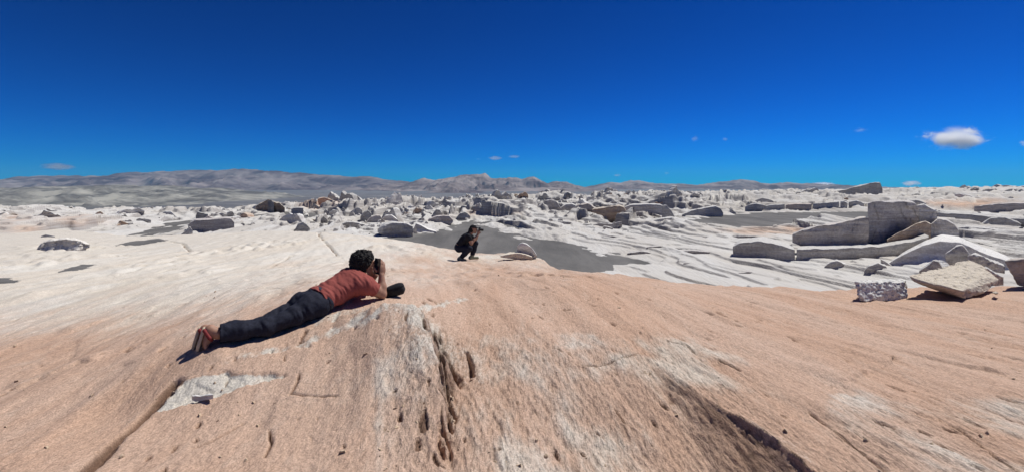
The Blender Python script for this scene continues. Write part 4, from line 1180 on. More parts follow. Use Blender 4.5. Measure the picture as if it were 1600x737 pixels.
xs = (pxs - CX) / FPX * ds
pd = np.min([poly_dist(xs, ds, pl) for pl in pool_list], axis=0)
on_sand = (pd < -.6) & (np_r.uniform(size=cand) < .10)
clump = fbm(xs / 14, ds / 30, 3.3, 3)
ok = on_sand | ((pd > 1.0) & (slab_base(xs, ds) < -2.5) & (clump > -.25 - .4 * sstep(60, 160, ds)))
on_sand = on_sand[ok]
xs, ds = xs[ok], ds[ok]
zs = np.where(on_sand, ZP - .01, plain_z(xs, ds)[0])
hfac = lambda px: float(np.interp(px, [0, 250, 420, 560, 860, 1100, 1300, 1600], [.6, .6, 1.0, 1.4, 1.3, .8, .5, .45]))
for x, y, z, sd_ in zip(xs, ds, zs, on_sand):
    V, F = small[np_r.randint(len(small))]
    w = (.10 + .3 * np_r.uniform() ** 3) if sd_ else (1.5 + 6.5 * np_r.uniform() ** 2.2) * y / FPX
    a = math.atan2(-x, y) + np_r.uniform(-.7, .7)
    c, s_ = math.cos(a), math.sin(a)
    q = V * np.array([w, w * np_r.uniform(.6, 1.1), w * np_r.uniform(.6, 1.3) * hfac(CX + FPX * x / y)])
    q = np.c_[q[:, 0] * c - q[:, 1] * s_ + x, q[:, 0] * s_ + q[:, 1] * c + y, q[:, 2] + z - .08 * w]
    VV.append(q); FF.append(F + nv); nv += len(q)
me = mesh_np('field_rubble', np.concatenate(VV), np.concatenate(FF), M_ROCK)
o = link('rock_rubble', me, None, None, None, None, 'stuff')
o.color = (1.03, 1.02, 1.0, 1)
print('rubble', len(VV), sum(map(len, FF)), time.time() - T0)

# crumbs of stone lying on the slab
cnt = 520
r_ = 2.1 * (9.0 / 2.1) ** (np_r.uniform(size=cnt) ** 1.3); a_ = np_r.uniform(R(-50), R(50), cnt)
x_, y_ = np.sin(a_) * r_, np.cos(a_) * r_
near = np.minimum.reduce([line_dist(x_, y_, l)[0] for l in (SCARP, CRAG, CRACK)] + [np.abs(poly_dist(x_, y_, PATCH))])
ok = np_r.uniform(size=cnt) < np.where(near < .35, 1.0, .38)
x_, y_ = x_[ok], y_[ok]
z_ = slab_surface(x_, y_)[0]
VV, FF = [], []
nv = 0
for x, y, z in zip(x_, y_, z_):
    V, F = small[np_r.randint(len(small))]
    w = .009 + .028 * np_r.uniform() ** 3
    a = np_r.uniform(0, 6.28); c, s_ = math.cos(a), math.sin(a)
    q = V * np.array([w, w * np_r.uniform(.6, 1.0), w * np_r.uniform(.8, 1.4)])
    VV.append(np.c_[q[:, 0] * c - q[:, 1] * s_ + x, q[:, 0] * s_ + q[:, 1] * c + y, q[:, 2] + z - .1 * w]); FF.append(F + nv); nv += len(q)
o = link('stone_crumbs', mesh_np('stone_crumbs', np.concatenate(VV), np.concatenate(FF), M_SPECK), kind='stuff')
o.color = (.9, .78, .68, 1)
# ------------------------------------------------------------------ people: one blended surface each
class Field:
    def __init__(s, lo, hi, h):
        s.lo = np.array(lo, float); s.h = h
        s.n = np.ceil((np.array(hi) - s.lo) / h).astype(int) + 1
        s.F = np.full(s.n, 0.5)

    def box(s, lo, hi):
        a = np.maximum(np.floor((np.array(lo) - s.lo) / s.h).astype(int), 0)
        b = np.minimum(np.ceil((np.array(hi) - s.lo) / s.h).astype(int) + 1, s.n)
        if (b <= a).any():
            return None, None
        ax = [s.lo[i] + s.h * np.arange(a[i], b[i]) for i in range(3)]
        return (slice(a[0], b[0]), slice(a[1], b[1]), slice(a[2], b[2])), np.stack(np.meshgrid(*ax, indexing='ij'), -1)

    def blend(s, sl, d, k, cut=False):
        A = s.F[sl]
        if cut:
            s.F[sl] = np.maximum(A, -d)
        elif k <= 0:
            s.F[sl] = np.minimum(A, d)
        else:
            hh = np.clip(k - np.abs(A - d), 0, None) / k
            s.F[sl] = np.minimum(A, d) - hh * hh * k * .25

    def cone(s, p0, r0, p1, r1, k=.02, cut=False):
        p0, p1 = np.array(p0, float), np.array(p1, float)
        m = max(r0, r1) + k + 2 * s.h
        sl, q = s.box(np.minimum(p0, p1) - m, np.maximum(p0, p1) + m)
        if sl is None:
            return
        ab = p1 - p0
        t = np.clip(((q - p0) @ ab) / (ab @ ab + 1e-12), 0, 1)
        d = np.linalg.norm(q - p0 - t[..., None] * ab, axis=-1) - (r0 + (r1 - r0) * t)
        s.blend(sl, d, k, cut)

    def chain(s, pts, k=.02):
        for (a, ra), (b, rb) in zip(pts[:-1], pts[1:]):
            s.cone(a, ra, b, rb, k)

    def ell(s, c, axes, rad, k=.02, cut=False, noise=None):
        """ellipsoid with its own axes (rows) and radii"""
        c = np.array(c, float); A = np.array(axes, float); rad = np.array(rad, float)
        m = rad.max() + k + 3 * s.h + (0.03 if noise is not None else 0)
        sl, q = s.box(c - m, c + m)
        if sl is None:
            return
        w = (q - c) @ A.T
        e = np.linalg.norm(w / rad, axis=-1)
        g = np.linalg.norm(w / rad ** 2, axis=-1) + 1e-9
        d = e * (e - 1) / g
        d = np.where(e < 1e-3, -rad.min(), d)
        if noise is not None:
            d = d + noise(q)
        s.blend(sl, d, k, cut)

    def halfspace(s, p, n, sl=None):
        """keep only the side opposite to n"""
        ax = [s.lo[i] + s.h * np.arange(s.n[i]) for i in range(3)]
        d = (ax[0][:, None, None] - p[0]) * n[0] + (ax[1][None, :, None] - p[1]) * n[1] + (ax[2][None, None, :] - p[2]) * n[2]
        s.F = np.maximum(s.F, d)

    def grid(s):
        ax = [s.lo[i] + s.h * np.arange(s.n[i]) for i in range(3)]
        return np.meshgrid(*ax, indexing='ij')

    def mesh(s, name, mat, org):
        F = s.F
        F[0] = F[-1] = .5; F[:, 0] = F[:, -1] = .5; F[:, :, 0] = F[:, :, -1] = .5
        neg = F < 0
        c = neg[:-1, :-1, :-1].astype(np.int8)
        tot = np.zeros(c.shape, np.int8)
        for i in (0, 1):
            for j in (0, 1):
                for k in (0, 1):
                    tot += neg[i:F.shape[0] - 1 + i, j:F.shape[1] - 1 + j, k:F.shape[2] - 1 + k]
        act = (tot > 0) & (tot < 8)
        idx = np.argwhere(act)
        num = np.full(act.shape, -1, np.int64); num[act] = np.arange(len(idx))
        corner = np.array([(i, j, k) for i in (0, 1) for j in (0, 1) for k in (0, 1)])
        vals = np.stack([F[idx[:, 0] + a, idx[:, 1] + b, idx[:, 2] + cc] for a, b, cc in corner], 1)
        acc = np.zeros((len(idx), 3)); cnt = np.zeros(len(idx))
        for p in range(8):
            for q in range(p + 1, 8):
                if np.abs(corner[p] - corner[q]).sum() != 1:
                    continue
                cr = (vals[:, p] < 0) != (vals[:, q] < 0)
                t = vals[:, p] / (vals[:, p] - vals[:, q] + 1e-12)
                pt = corner[p] + t[:, None] * (corner[q] - corner[p])
                acc[cr] += pt[cr]; cnt[cr] += 1
        V = s.lo + s.h * (idx + acc / cnt[:, None])
        Q = []
        for axis in range(3):
            a = [slice(1, -1)] * 3; a[axis] = slice(0, -1)
            b = list(a); b[axis] = slice(1, None)
            n0, n1 = neg[tuple(a)], neg[tuple(b)]
            e = np.argwhere(n0 != n1)
            off = np.ones(3, int); off[axis] = 0
            e = e + off
            o1, o2 = [(1, 2), (2, 0), (0, 1)][axis]
            d1 = np.zeros(3, int); d1[o1] = 1
            d2 = np.zeros(3, int); d2[o2] = 1
            quad = np.stack([num[tuple((e - d1 - d2).T)], num[tuple((e - d2).T)], num[tuple(e.T)], num[tuple((e - d1).T)]], 1)
            inside = neg[tuple(e.T)]
            quad[~inside] = quad[~inside][:, ::-1]
            Q.append(quad)
        Q = np.concatenate(Q)
        Q = Q[(Q >= 0).all(1)]
        return mesh_np(name, V - np.array(org), Q, mat)


def unit(v):
    v = np.array(v, float)
    return v / (np.linalg.norm(v) + 1e-12)


def frame(fwd, up):
    f = unit(fwd); r = unit(np.cross(f, up)); u = np.cross(r, f)
    return f, r, u


def head(fl, c, fwd, up, sc=1.0):
    f, r, u = frame(fwd, up)
    A = [r, f, u]
    fl.ell(c + u * .025 * sc - f * .01 * sc, A, np.array([.074, .096, .09]) * sc, .02)
    fl.ell(c - u * .03 * sc + f * .035 * sc, A, np.array([.060, .062, .075]) * sc, .03)       # jaw and face
    fl.ell(c - u * .09 * sc + f * .065 * sc, A, np.array([.028, .024, .022]) * sc, .02)       # chin
    fl.cone(c + u * .015 * sc + f * .090 * sc, .008 * sc, c - u * .022 * sc + f * .112 * sc, .013 * sc, .01)   # nose
    for s_ in (-1, 1):
        fl.ell(c + r * s_ * .032 * sc + f * .082 * sc + u * .012 * sc, A, np.array([.016, .012, .010]) * sc, .004, cut=True)   # eye sockets
        fl.cone(c + r * s_ * .015 * sc + f * .090 * sc + u * .027 * sc, .008 * sc, c + r * s_ * .045 * sc + f * .078 * sc + u * .027 * sc, .008 * sc, .012)   # brow
        fl.ell(c + r * s_ * .077 * sc - f * .005 * sc, [r, unit(f + .3 * u), u], np.array([.010, .020, .032]) * sc, .006)   # ear
    fl.ell(c - u * .050 * sc + f * .098 * sc, A, np.array([.024, .008, .006]) * sc, .006)     # lips
    fl.ell(c - u * .060 * sc + f * .096 * sc, A, np.array([.021, .008, .006]) * sc, .006)


def hand(fl, wrist, d, nrm, thumb_side, curl=.5, sc=1.0):
    """palm, four unequal bent fingers and a thumb from the side of the palm"""
    d = unit(d); nrm = unit(nrm - d * np.dot(nrm, d)); sd = np.cross(d, nrm) * thumb_side
    pc = wrist + d * .05 * sc
    fl.ell(pc, [d, sd, nrm], np.array([.054, .043, .016]) * sc, .014)
    for i, (o, ln) in enumerate(((.030, .070), (.010, .080), (-.010, .074), (-.029, .058))):
        p = wrist + (d * (.088 - .006 * abs(i - 1)) + sd * o) * sc
        ang = 0.0
        q = p.copy()
        r0 = .0095 * sc
        for part, share in enumerate((.45, .32, .23)):
            ang += curl * (0.55 if part == 0 else 0.8) * (1 + .12 * (i - 1.5))
            nx_ = q + (d * math.cos(ang) + nrm * math.sin(ang)) * ln * share * sc
            fl.cone(q, r0, nx_, r0 * .92, .004)
            q, r0 = nx_, r0 * .92
    a = wrist + (d * .028 + sd * .030) * sc
    b = a + (d * .028 + sd * .026 + nrm * .012) * sc
    c = b + (d * .026 + sd * .006 + nrm * .018) * sc
    fl.cone(a, .0135 * sc, b, .0115 * sc, .008)
    fl.cone(b, .0115 * sc, c, .0095 * sc, .004)


M_SKIN = plain_colour('tanned_skin', (0.36, 0.20, 0.135), .6, .10, 40, .1, .35)
M_HAIR = plain_colour('black_hair', (0.016, 0.015, 0.015), .75, .4, 160, .6, .2)
M_SHIRT = plain_colour('red_cotton', (0.29, 0.082, 0.070), .9, .10, 90, .15, .1)
M_NAVY = plain_colour('navy_cloth', (0.019, 0.021, 0.034), .85, .25, 60, .2, .15)
M_NAVY2 = plain_colour('faded_navy_cloth', (0.05, 0.055, 0.075), .85, .15, 60, .1, .15)
M_BLACK = plain_colour('black_cloth', (0.016, 0.016, 0.020), .85, .25, 60, .2, .15)
M_PLASTIC = plain_colour('black_plastic', (0.010, 0.010, 0.011), .35, .2, 20, 0, .5)
M_GLASS = plain_colour('dark_lens', (0.01, 0.012, 0.02), .08, .1, 20, 0, .6)
M_SOLE = plain_colour('cream_rubber', (0.50, 0.42, 0.31), .8, .12, 30, .1, .3)
M_STRAP = plain_colour('dark_red_strap', (0.22, 0.035, 0.035), .8, .15, 40, .1, .3)
M_EYE = plain_colour('eye', (0.05, 0.035, 0.03), .2, .2, 20, 0, .5)
M_BAG = plain_colour('black_padded_nylon', (0.012, 0.012, 0.014), .7, .3, 150, .4, .3)
M_SHOE = plain_colour('sage_cloth_shoe', (0.23, 0.24, 0.18), .9, .15, 60, .2, .2)
M_PRINT = plain_colour('white_print', (0.7, 0.7, 0.7), .8, .05, 20)


def onto(px, py, d, lift):
    """the joint seen at a photo pixel, LIFT above the slab; D is the first guess of its distance"""
    ds = np.linspace(d * .75, d * 1.35, 240)
    x = (px - CX) / FPX * ds
    z = EYE - (py - HY) / FPX * ds
    g = z - slab_surface(x, ds)[0] - lift
    k = int(np.argmin(np.abs(g)))
    p = np.array([x[k], ds[k], z[k] - g[k]])
    print('joint', px, py, round(float(ds[k]), 3))
    return p


# --- the person lying on the rock, photographing with a phone
def lying_person():
    body_dir = unit(np.array([.62, .78, .0]))
    rgt = np.array([body_dir[1], -body_dir[0], 0.0])      # the person's right, towards the camera
    lft = -rgt
    up = np.array([0, 0, 1.0])
    hipR = onto(497, 478, 4.02, .095); hipL = hipR + lft * .17 + up * .0
    hipL[2] = max(hipL[2], slab_z(*hipL[:2]) + .09)
    kneeR = onto(414, 512, 3.74, .075); kneeL = kneeR + lft * .115; kneeL[2] = slab_z(*kneeL[:2]) + .055
    ankR = onto(341, 521, 3.48, .085); ankL = ankR + lft * .10; ankL[2] = slab_z(*ankL[:2]) + .07
    shR = P(575, 446, 4.40); shL = shR + lft * .36 + up * .0
    pel = (hipR + hipL) / 2 + up * .01
    chest = (shR + shL) / 2 - body_dir * .10 + up * .015
    nck = (shR + shL) / 2 + body_dir * .05 + up * .075
    hd = P(569, 414, 4.56)
    gaze = unit(np.array([.80, .60, -.05]))
    hup = unit(np.array([-.10, -.08, 1.0]))
    elR = onto(597, 459, 4.46, .045)
    wrR = P(596, 430, 4.52)
    elL = elR + lft * .34 + body_dir * .02; elL[2] = slab_z(*elL[:2]) + .05
    wrL = wrR + lft * .10 + up * -.01
    print('limbs', [round(float(np.linalg.norm(a - b)), 3) for a, b in ((hipR, kneeR), (kneeR, ankR), (hipR, shR), (shR, elR), (elR, wrR), (nck, hd))])
    lo = np.minimum.reduce([ankR, ankL, hd, elR, elL, shL]) - np.array([.34, .34, .30])
    hi = np.maximum.reduce([ankR, ankL, hd, elR, elL, shL]) + np.array([.22, .28, .26])
    H = .0070
    org = np.array([pel[0], pel[1], slab_z(pel[0], pel[1])])
    f = Field(lo, hi, H)
    T = [rgt, body_dir, up]
    sdir = unit(chest - pel); snrm = unit(np.cross(rgt, sdir)); TS = [rgt, sdir, snrm]

    def torso(fl, g, k):
        fl.ell(pel, TS, np.array([.165, .14, .105]) + g, k)
        fl.ell(pel - sdir * .07 + rgt * .075 + snrm * .03, TS, np.array([.085, .11, .085]) + g, k)
        fl.ell(pel - sdir * .07 + lft * .075 + snrm * .03, TS, np.array([.085, .11, .085]) + g, k)
        mid = pel * .55 + chest * .45
        fl.ell(mid, TS, np.array([.155, .19, .105]) + g, k)
        fl.ell(chest, TS, np.array([.178, .20, .118]) + g, k)
        fl.cone(shR - body_dir * .03, .075 + g, shL - body_dir * .03, .075 + g, k)

    torso(f, 0, .06)
    f.chain([(hipR, .080), (kneeR, .050)], .03); f.chain([(hipL, .080), (kneeL, .050)], .03)
    f.chain([(kneeR, .048), (kneeR * .6 + ankR * .4, .050), (ankR, .036)], .02)
    f.chain([(kneeL, .048), (kneeL * .6 + ankL * .4, .050), (ankL, .036)], .02)
    f.chain([(nck - body_dir * .04 - up * .03, .062), (hd - up * .05 - gaze * .015, .055)], .035)
    head(f, hd, gaze, hup, 1.10)
    f.chain([(shR, .058), (shR * .4 + elR * .6, .050), (elR, .043)], .03)
    f.chain([(elR, .042), (elR * .6 + wrR * .4, .042), (wrR, .028)], .02)
    f.chain([(shL, .058), (elL, .043)], .03); f.chain([(elL, .042), (elL * .6 + wrL * .4, .042), (wrL, .028)], .02)
    phc = P(589.5, 415.5, 4.50)
    hand(f, wrR, unit(np.array([.0, .10, 1.0])), unit(lft * 1.0 + gaze * .2), 1, .30)
    hand(f, wrL, unit(np.array([.04, .05, 1.0])), unit(rgt * 1.0), -1, .30)
    fd = unit(np.array([.93, .36, 0])); frt = np.array([fd[1], -fd[0], 0.0])      # the feet are turned outwards
    # feet: toes on the rock, heels up
    feet = []
    for a, s_ in ((ankR, 1), (ankL, -1)):
        heel = a - fd * .055 + up * .035
        toe = a - fd * .085 + frt * .01 * s_; toe[2] = slab_z(toe[0], toe[1]) + .022
        toe2 = toe - up * .0
        dn = unit(toe - heel)
        f.cone(a, .040, heel, .036, .02)
        f.cone(heel, .036, heel * .4 + toe * .6, .034, .02)
        f.ell(heel * .25 + toe * .75, [frt, dn, np.cross(frt, dn)], (.045, .05, .022), .02)
        for q in range(5):
            b = toe + frt * (.034 - .017 * q) * s_
            f.cone(b - dn * .03, .010, b + fd * .012 + dn * .004, .0095 if q else .012, .006)
        feet.append((heel, toe, dn))
    person = link('person', f.mesh('person', M_SKIN, org), None, 'person in a red shirt lying on the pink rock, propped on elbows with a phone', 'person')
    person.location = org

    # clothes
    def folds(q, amp, fr_b, fr_s, seed):
        w = q - pel
        b = w @ sdir; s1 = w @ rgt; z = w @ snrm
        return amp * (ridged(b * fr_b + 1.6 * s1 + .6 * pn(b * 5, s1 * 5, seed), s1 * fr_s, z * fr_s + seed, 2) - .5)

    g = Field(lo, hi, H)
    torso(g, .013, .06)
    slv = shR * .45 + elR * .55
    slvL = shL * .45 + elL * .55
    g.cone(shR, .074, slv, .070, .03); g.cone(shL, .074, slvL, .070, .03)
    g.cone(nck - body_dir * .05 - up * .035, .085, nck - body_dir * .005, .066, .04)
    X_, Y_, Z_ = g.grid()
    q = np.stack([X_, Y_, Z_], -1)
    near = np.abs(g.F) < .05
    dsp = np.zeros(g.F.shape)
    dsp[near] = folds(q[near], .018, 9, 2.5, 2.2) + folds(q[near], .009, 22, 6, 5.1)
    g.F = g.F + dsp
    # hem
    hem = pel + sdir * .05
    d = (q - hem) @ -sdir + .018 * pn(q[..., 0] * 9, q[..., 1] * 9, 3)
    g.F = np.maximum(g.F, d)
    # sleeve ends
    for sh_, el_ in ((shR, elR), (shL, elL)):
        ad = unit(el_ - sh_); c = sh_ + ad * np.linalg.norm(el_ - sh_) * .56
        d = (q - c) @ ad
        loc = np.linalg.norm(q - c, axis=-1) < .13
        g.F = np.where(loc, np.maximum(g.F, d), g.F)
    # neckline
    nd = unit(hd - nck); c = nck + nd * .012
    d = (q - c) @ nd
    g.F = np.where(np.linalg.norm(q - c, axis=-1) < .12, np.maximum(g.F, d), g.F)
    link('shirt', g.mesh('shirt', M_SHIRT, org), person)

    t = Field(lo, hi, H)
    G = .012
    t.ell(pel + sdir * .0, TS, np.array([.165, .15, .105]) + G, .05)
    for s1 in (rgt, lft):
        t.ell(pel - sdir * .07 + s1 * .075 + snrm * .03, TS, np.array([.088, .11, .088]) + G, .05)
    for hp, kn, an in ((hipR, kneeR, ankR), (hipL, kneeL, ankL)):
        w = 1.0 if hp is hipR else .95
        t.chain([(hp, .098 * w), (hp * .5 + kn * .5, .080 * w), (kn, .066 * w), (kn * .5 + an * .5, .068 * w), (an - body_dir * .0, .071 * w)], .03)
    near = np.abs(t.F) < .05
    dsp = np.zeros(t.F.shape)
    qq = q[near]
    dsp[near] = folds(qq, .017, 10, 4, 9.9) + .006 * pn(qq[:, 0] * 18, qq[:, 1] * 18, qq[:, 2] * 18)
    t.F = t.F + dsp
    top = pel + sdir * .12
    t.F = np.maximum(t.F, (q - top) @ sdir)
    for kn, an in ((kneeR, ankR), (kneeL, ankL)):
        ad = unit(an - kn); c = an - ad * .01
        d = (q - c) @ ad
        t.F = np.where(np.linalg.norm(q - c, axis=-1) < .16, np.maximum(t.F, d), t.F)
    # trouser legs lie on the rock, not in it
    trousers = link('trousers', t.mesh('trousers', M_NAVY, org), person)
    b = Field(pel - .32, pel + .32, .006)
    b.ell(pel + sdir * .088, TS, np.array([.178, .12, .122]), 0)
    X2, Y2, Z2 = b.grid(); q2 = np.stack([X2, Y2, Z2], -1)
    b.F = np.maximum(b.F, np.abs((q2 - pel - sdir * .088) @ sdir) - .018)
    link('waistband', b.mesh('waistband', M_NAVY2, org), trousers)
    pk = Field(pel - .3, pel + .3, .006)
    pk.ell(pel - sdir * .06 + rgt * .118 + snrm * .068, [unit(rgt - snrm * .8), sdir, unit(snrm + rgt * .8)], (.045, .075, .012), 0)
    link('pocket', pk.mesh('pocket', M_NAVY2, org), trousers)
    # hair
    fh, rh, uh = frame(gaze, hup)
    h = Field(hd - .22, hd + .22, .0055)
    curls = lambda q: .022 * (ridged(q[..., 0] * 31, q[..., 1] * 31, q[..., 2] * 31, 2) - .72) + .010 * pn(q[..., 0] * 85, q[..., 1] * 85, q[..., 2] * 85)
    h.ell(hd + uh * .034 - fh * .018, [rh, fh, uh], (.100, .122, .118), .02, noise=curls)
    h.ell(hd - uh * .045 - fh * .060, [rh, fh, uh], (.080, .066, .085), .03, noise=curls)
    X3, Y3, Z3 = h.grid(); q3 = np.stack([X3, Y3, Z3], -1) - hd
    fx, ux = q3 @ fh, q3 @ uh
    h.F = np.maximum(h.F, np.minimum(fx - .062 + .2 * np.clip(-ux, -.1, .2), 9))
    h.F = np.maximum(h.F, np.where(ux < .055, fx - (.020 + .5 * np.clip(ux, -.05, .055)), -1))
    link('hair', h.mesh('hair', M_HAIR, org), person)
    for s_ in (-1, 1):
        e = Field(hd - .16, hd + .16, .004)
        e.ell(hd + rh * s_ * .032 + fh * .076 + uh * .012, [rh, fh, uh], (.013, .012, .010), 0)
        link('eye', e.mesh('eye', M_EYE, org), person)
    # sandals
    for heel, toe, dn in feet:
        c = (heel + toe) / 2 - fd * .040 + dn * .004
        so = Field(c - .22, c + .22, .0055)
        nb = np.cross(frt, dn)
        ln = np.linalg.norm(toe - heel) / 2 + .032
        so.ell(c + dn * ln * .35, [frt, dn, nb], (.048, ln * .68, .06), .02)
        so.ell(c - dn * ln * .35, [frt, dn, nb], (.041, ln * .66, .06), .03)
        Xs, Ys, Zs = so.grid(); qs = np.stack([Xs, Ys, Zs], -1) - c
        so.F = np.maximum(so.F, np.abs(qs @ nb) - .011)
        sandal = link('sandal', so.mesh('sandal', M_SOLE, org), person)
        st = Field(c - .22, c + .22, .005)
        up_ = heel + fd * .055 + up * .032
        low = heel * .35 + toe * .65
        for s_ in (-1, 1):
            st.cone(heel - fd * .03 + up * .01 + frt * .036 * s_, .013, heel + fd * .02 + dn * .05 + frt * .047 * s_, .013, .004)
            st.cone(heel + fd * .02 + dn * .05 + frt * .047 * s_, .013, low + fd * .034 + frt * .010 * s_, .012, .004)
        st.cone(heel - fd * .03 + up * .012 + frt * .036, .009, heel - fd * .03 + up * .012 - frt * .036, .009, .004)
        link('strap', st.mesh('strap', M_STRAP, org), sandal)
    # phone
    pf, pr, pu = frame(np.array([.45, .89, -.05]), np.array([0.06, 0, 1.0]))
    bm = bmesh.new()
    bmesh.ops.create_cube(bm, size=1.0)
    bmesh.ops.scale(bm, vec=(.074, .010, .155), verts=bm.verts)
    bmesh.ops.bevel(bm, geom=bm.edges[:], offset=.0045, segments=2, affect='EDGES', profile=.6)
    me = bpy.data.meshes.new('smartphone'); bm.to_mesh(me); bm.free(); me.materials.append(M_PLASTIC)
    phone = link('smartphone', me, None, 'black smartphone held upright before the lying person\'s face', 'phone')
    Mx = Matrix(((pr[0], pf[0], pu[0]), (pr[1], pf[1], pu[1]), (pr[2], pf[2], pu[2])))
    phone.location = phc; phone.rotation_euler = Mx.to_euler()
    bm = bmesh.new(); bmesh.ops.create_cube(bm, size=1.0); bmesh.ops.scale(bm, vec=(.066, .0012, .143), verts=bm.verts)
    bmesh.ops.translate(bm, vec=(0, -.0056, 0), verts=bm.verts)
    me = bpy.data.meshes.new('screen'); bm.to_mesh(me); bm.free(); me.materials.append(M_GLASS); link('screen', me, phone)
    bm = bmesh.new()
    bmesh.ops.create_cube(bm, size=1.0); bmesh.ops.scale(bm, vec=(.026, .003, .040), verts=bm.verts); bmesh.ops.translate(bm, vec=(.018, .0062, .05), verts=bm.verts)
    bmesh.ops.bevel(bm, geom=bm.edges[:], offset=.001, segments=1, affect='EDGES')
    me = bpy.data.meshes.new('camera_lens'); bm.to_mesh(me); bm.free(); me.materials.append(M_GLASS); link('camera_lens', me, phone)
    # bag in front of the elbow
    bc = P(617, 455, 4.62)
    bc[2] = slab_z(bc[0], bc[1]) + .062
    bx = unit(np.array([.93, .25, .26])); bz = unit(np.array([-.26, -.05, 1])); by = np.cross(bz, bx)
    bo = np.array([bc[0], bc[1], bc[2] - .06])
    bf = Field(bc - .25, bc + .25, .0055)
    Xb, Yb, Zb = bf.grid(); qb = np.stack([Xb, Yb, Zb], -1) - bc
    xb, yb, zb = qb @ bx, qb @ by, qb @ bz
    wz = .050 + .012 * np.clip((xb + .1) / .2, 0, 1)
    bf.F = ((np.abs(xb) / .100) ** 3.2 + (np.abs(yb) / .066) ** 2.6 + (np.abs(zb) / wz) ** 2.8) ** .34 * .05 - .05
    bf.F += .003 * pn(qb @ bx * 30, qb @ by * 30, qb @ bz * 30)
    bag = link('camera_bag', bf.mesh('camera_bag', M_BAG, bo), None, 'black padded camera pouch lying on the rock beside the elbow', 'bag')
    bag.location = bo
    fp = Field(bc - .25, bc + .25, .0055)
    fp.F = ((np.abs(xb) / .105) ** 3.2 + (np.abs(yb) / .071) ** 2.6 + (np.abs(zb) / (wz + .005)) ** 2.8) ** .34 * .05 - .05
    fp.F = np.maximum(fp.F, -(qb @ bz) + .022)
    fp.F = np.maximum(fp.F, np.abs(qb @ bx - .012) - .085)
    link('flap', fp.mesh('flap', M_BLACK, bo), bag)
    sf = Field(bc - .35, bc + .25, .0055)
    pts = [bc - bx * .09 + bz * .0, bc - bx * .14 + bz * .012 - by * .03, bc - bx * .175 - bz * .02 - by * .05, bc - bx * .15 - bz * .045 - by * .07, bc - bx * .08 - bz * .05 - by * .065]
    for p in pts[1:]:
        p[2] = max(p[2], slab_z(p[0], p[1]) + .012)
    sf.chain([(p, .011) for p in pts], .004)
    link('strap', sf.mesh('strap', M_BLACK, bo), bag)


lying_person()
print('lying', time.time() - T0)


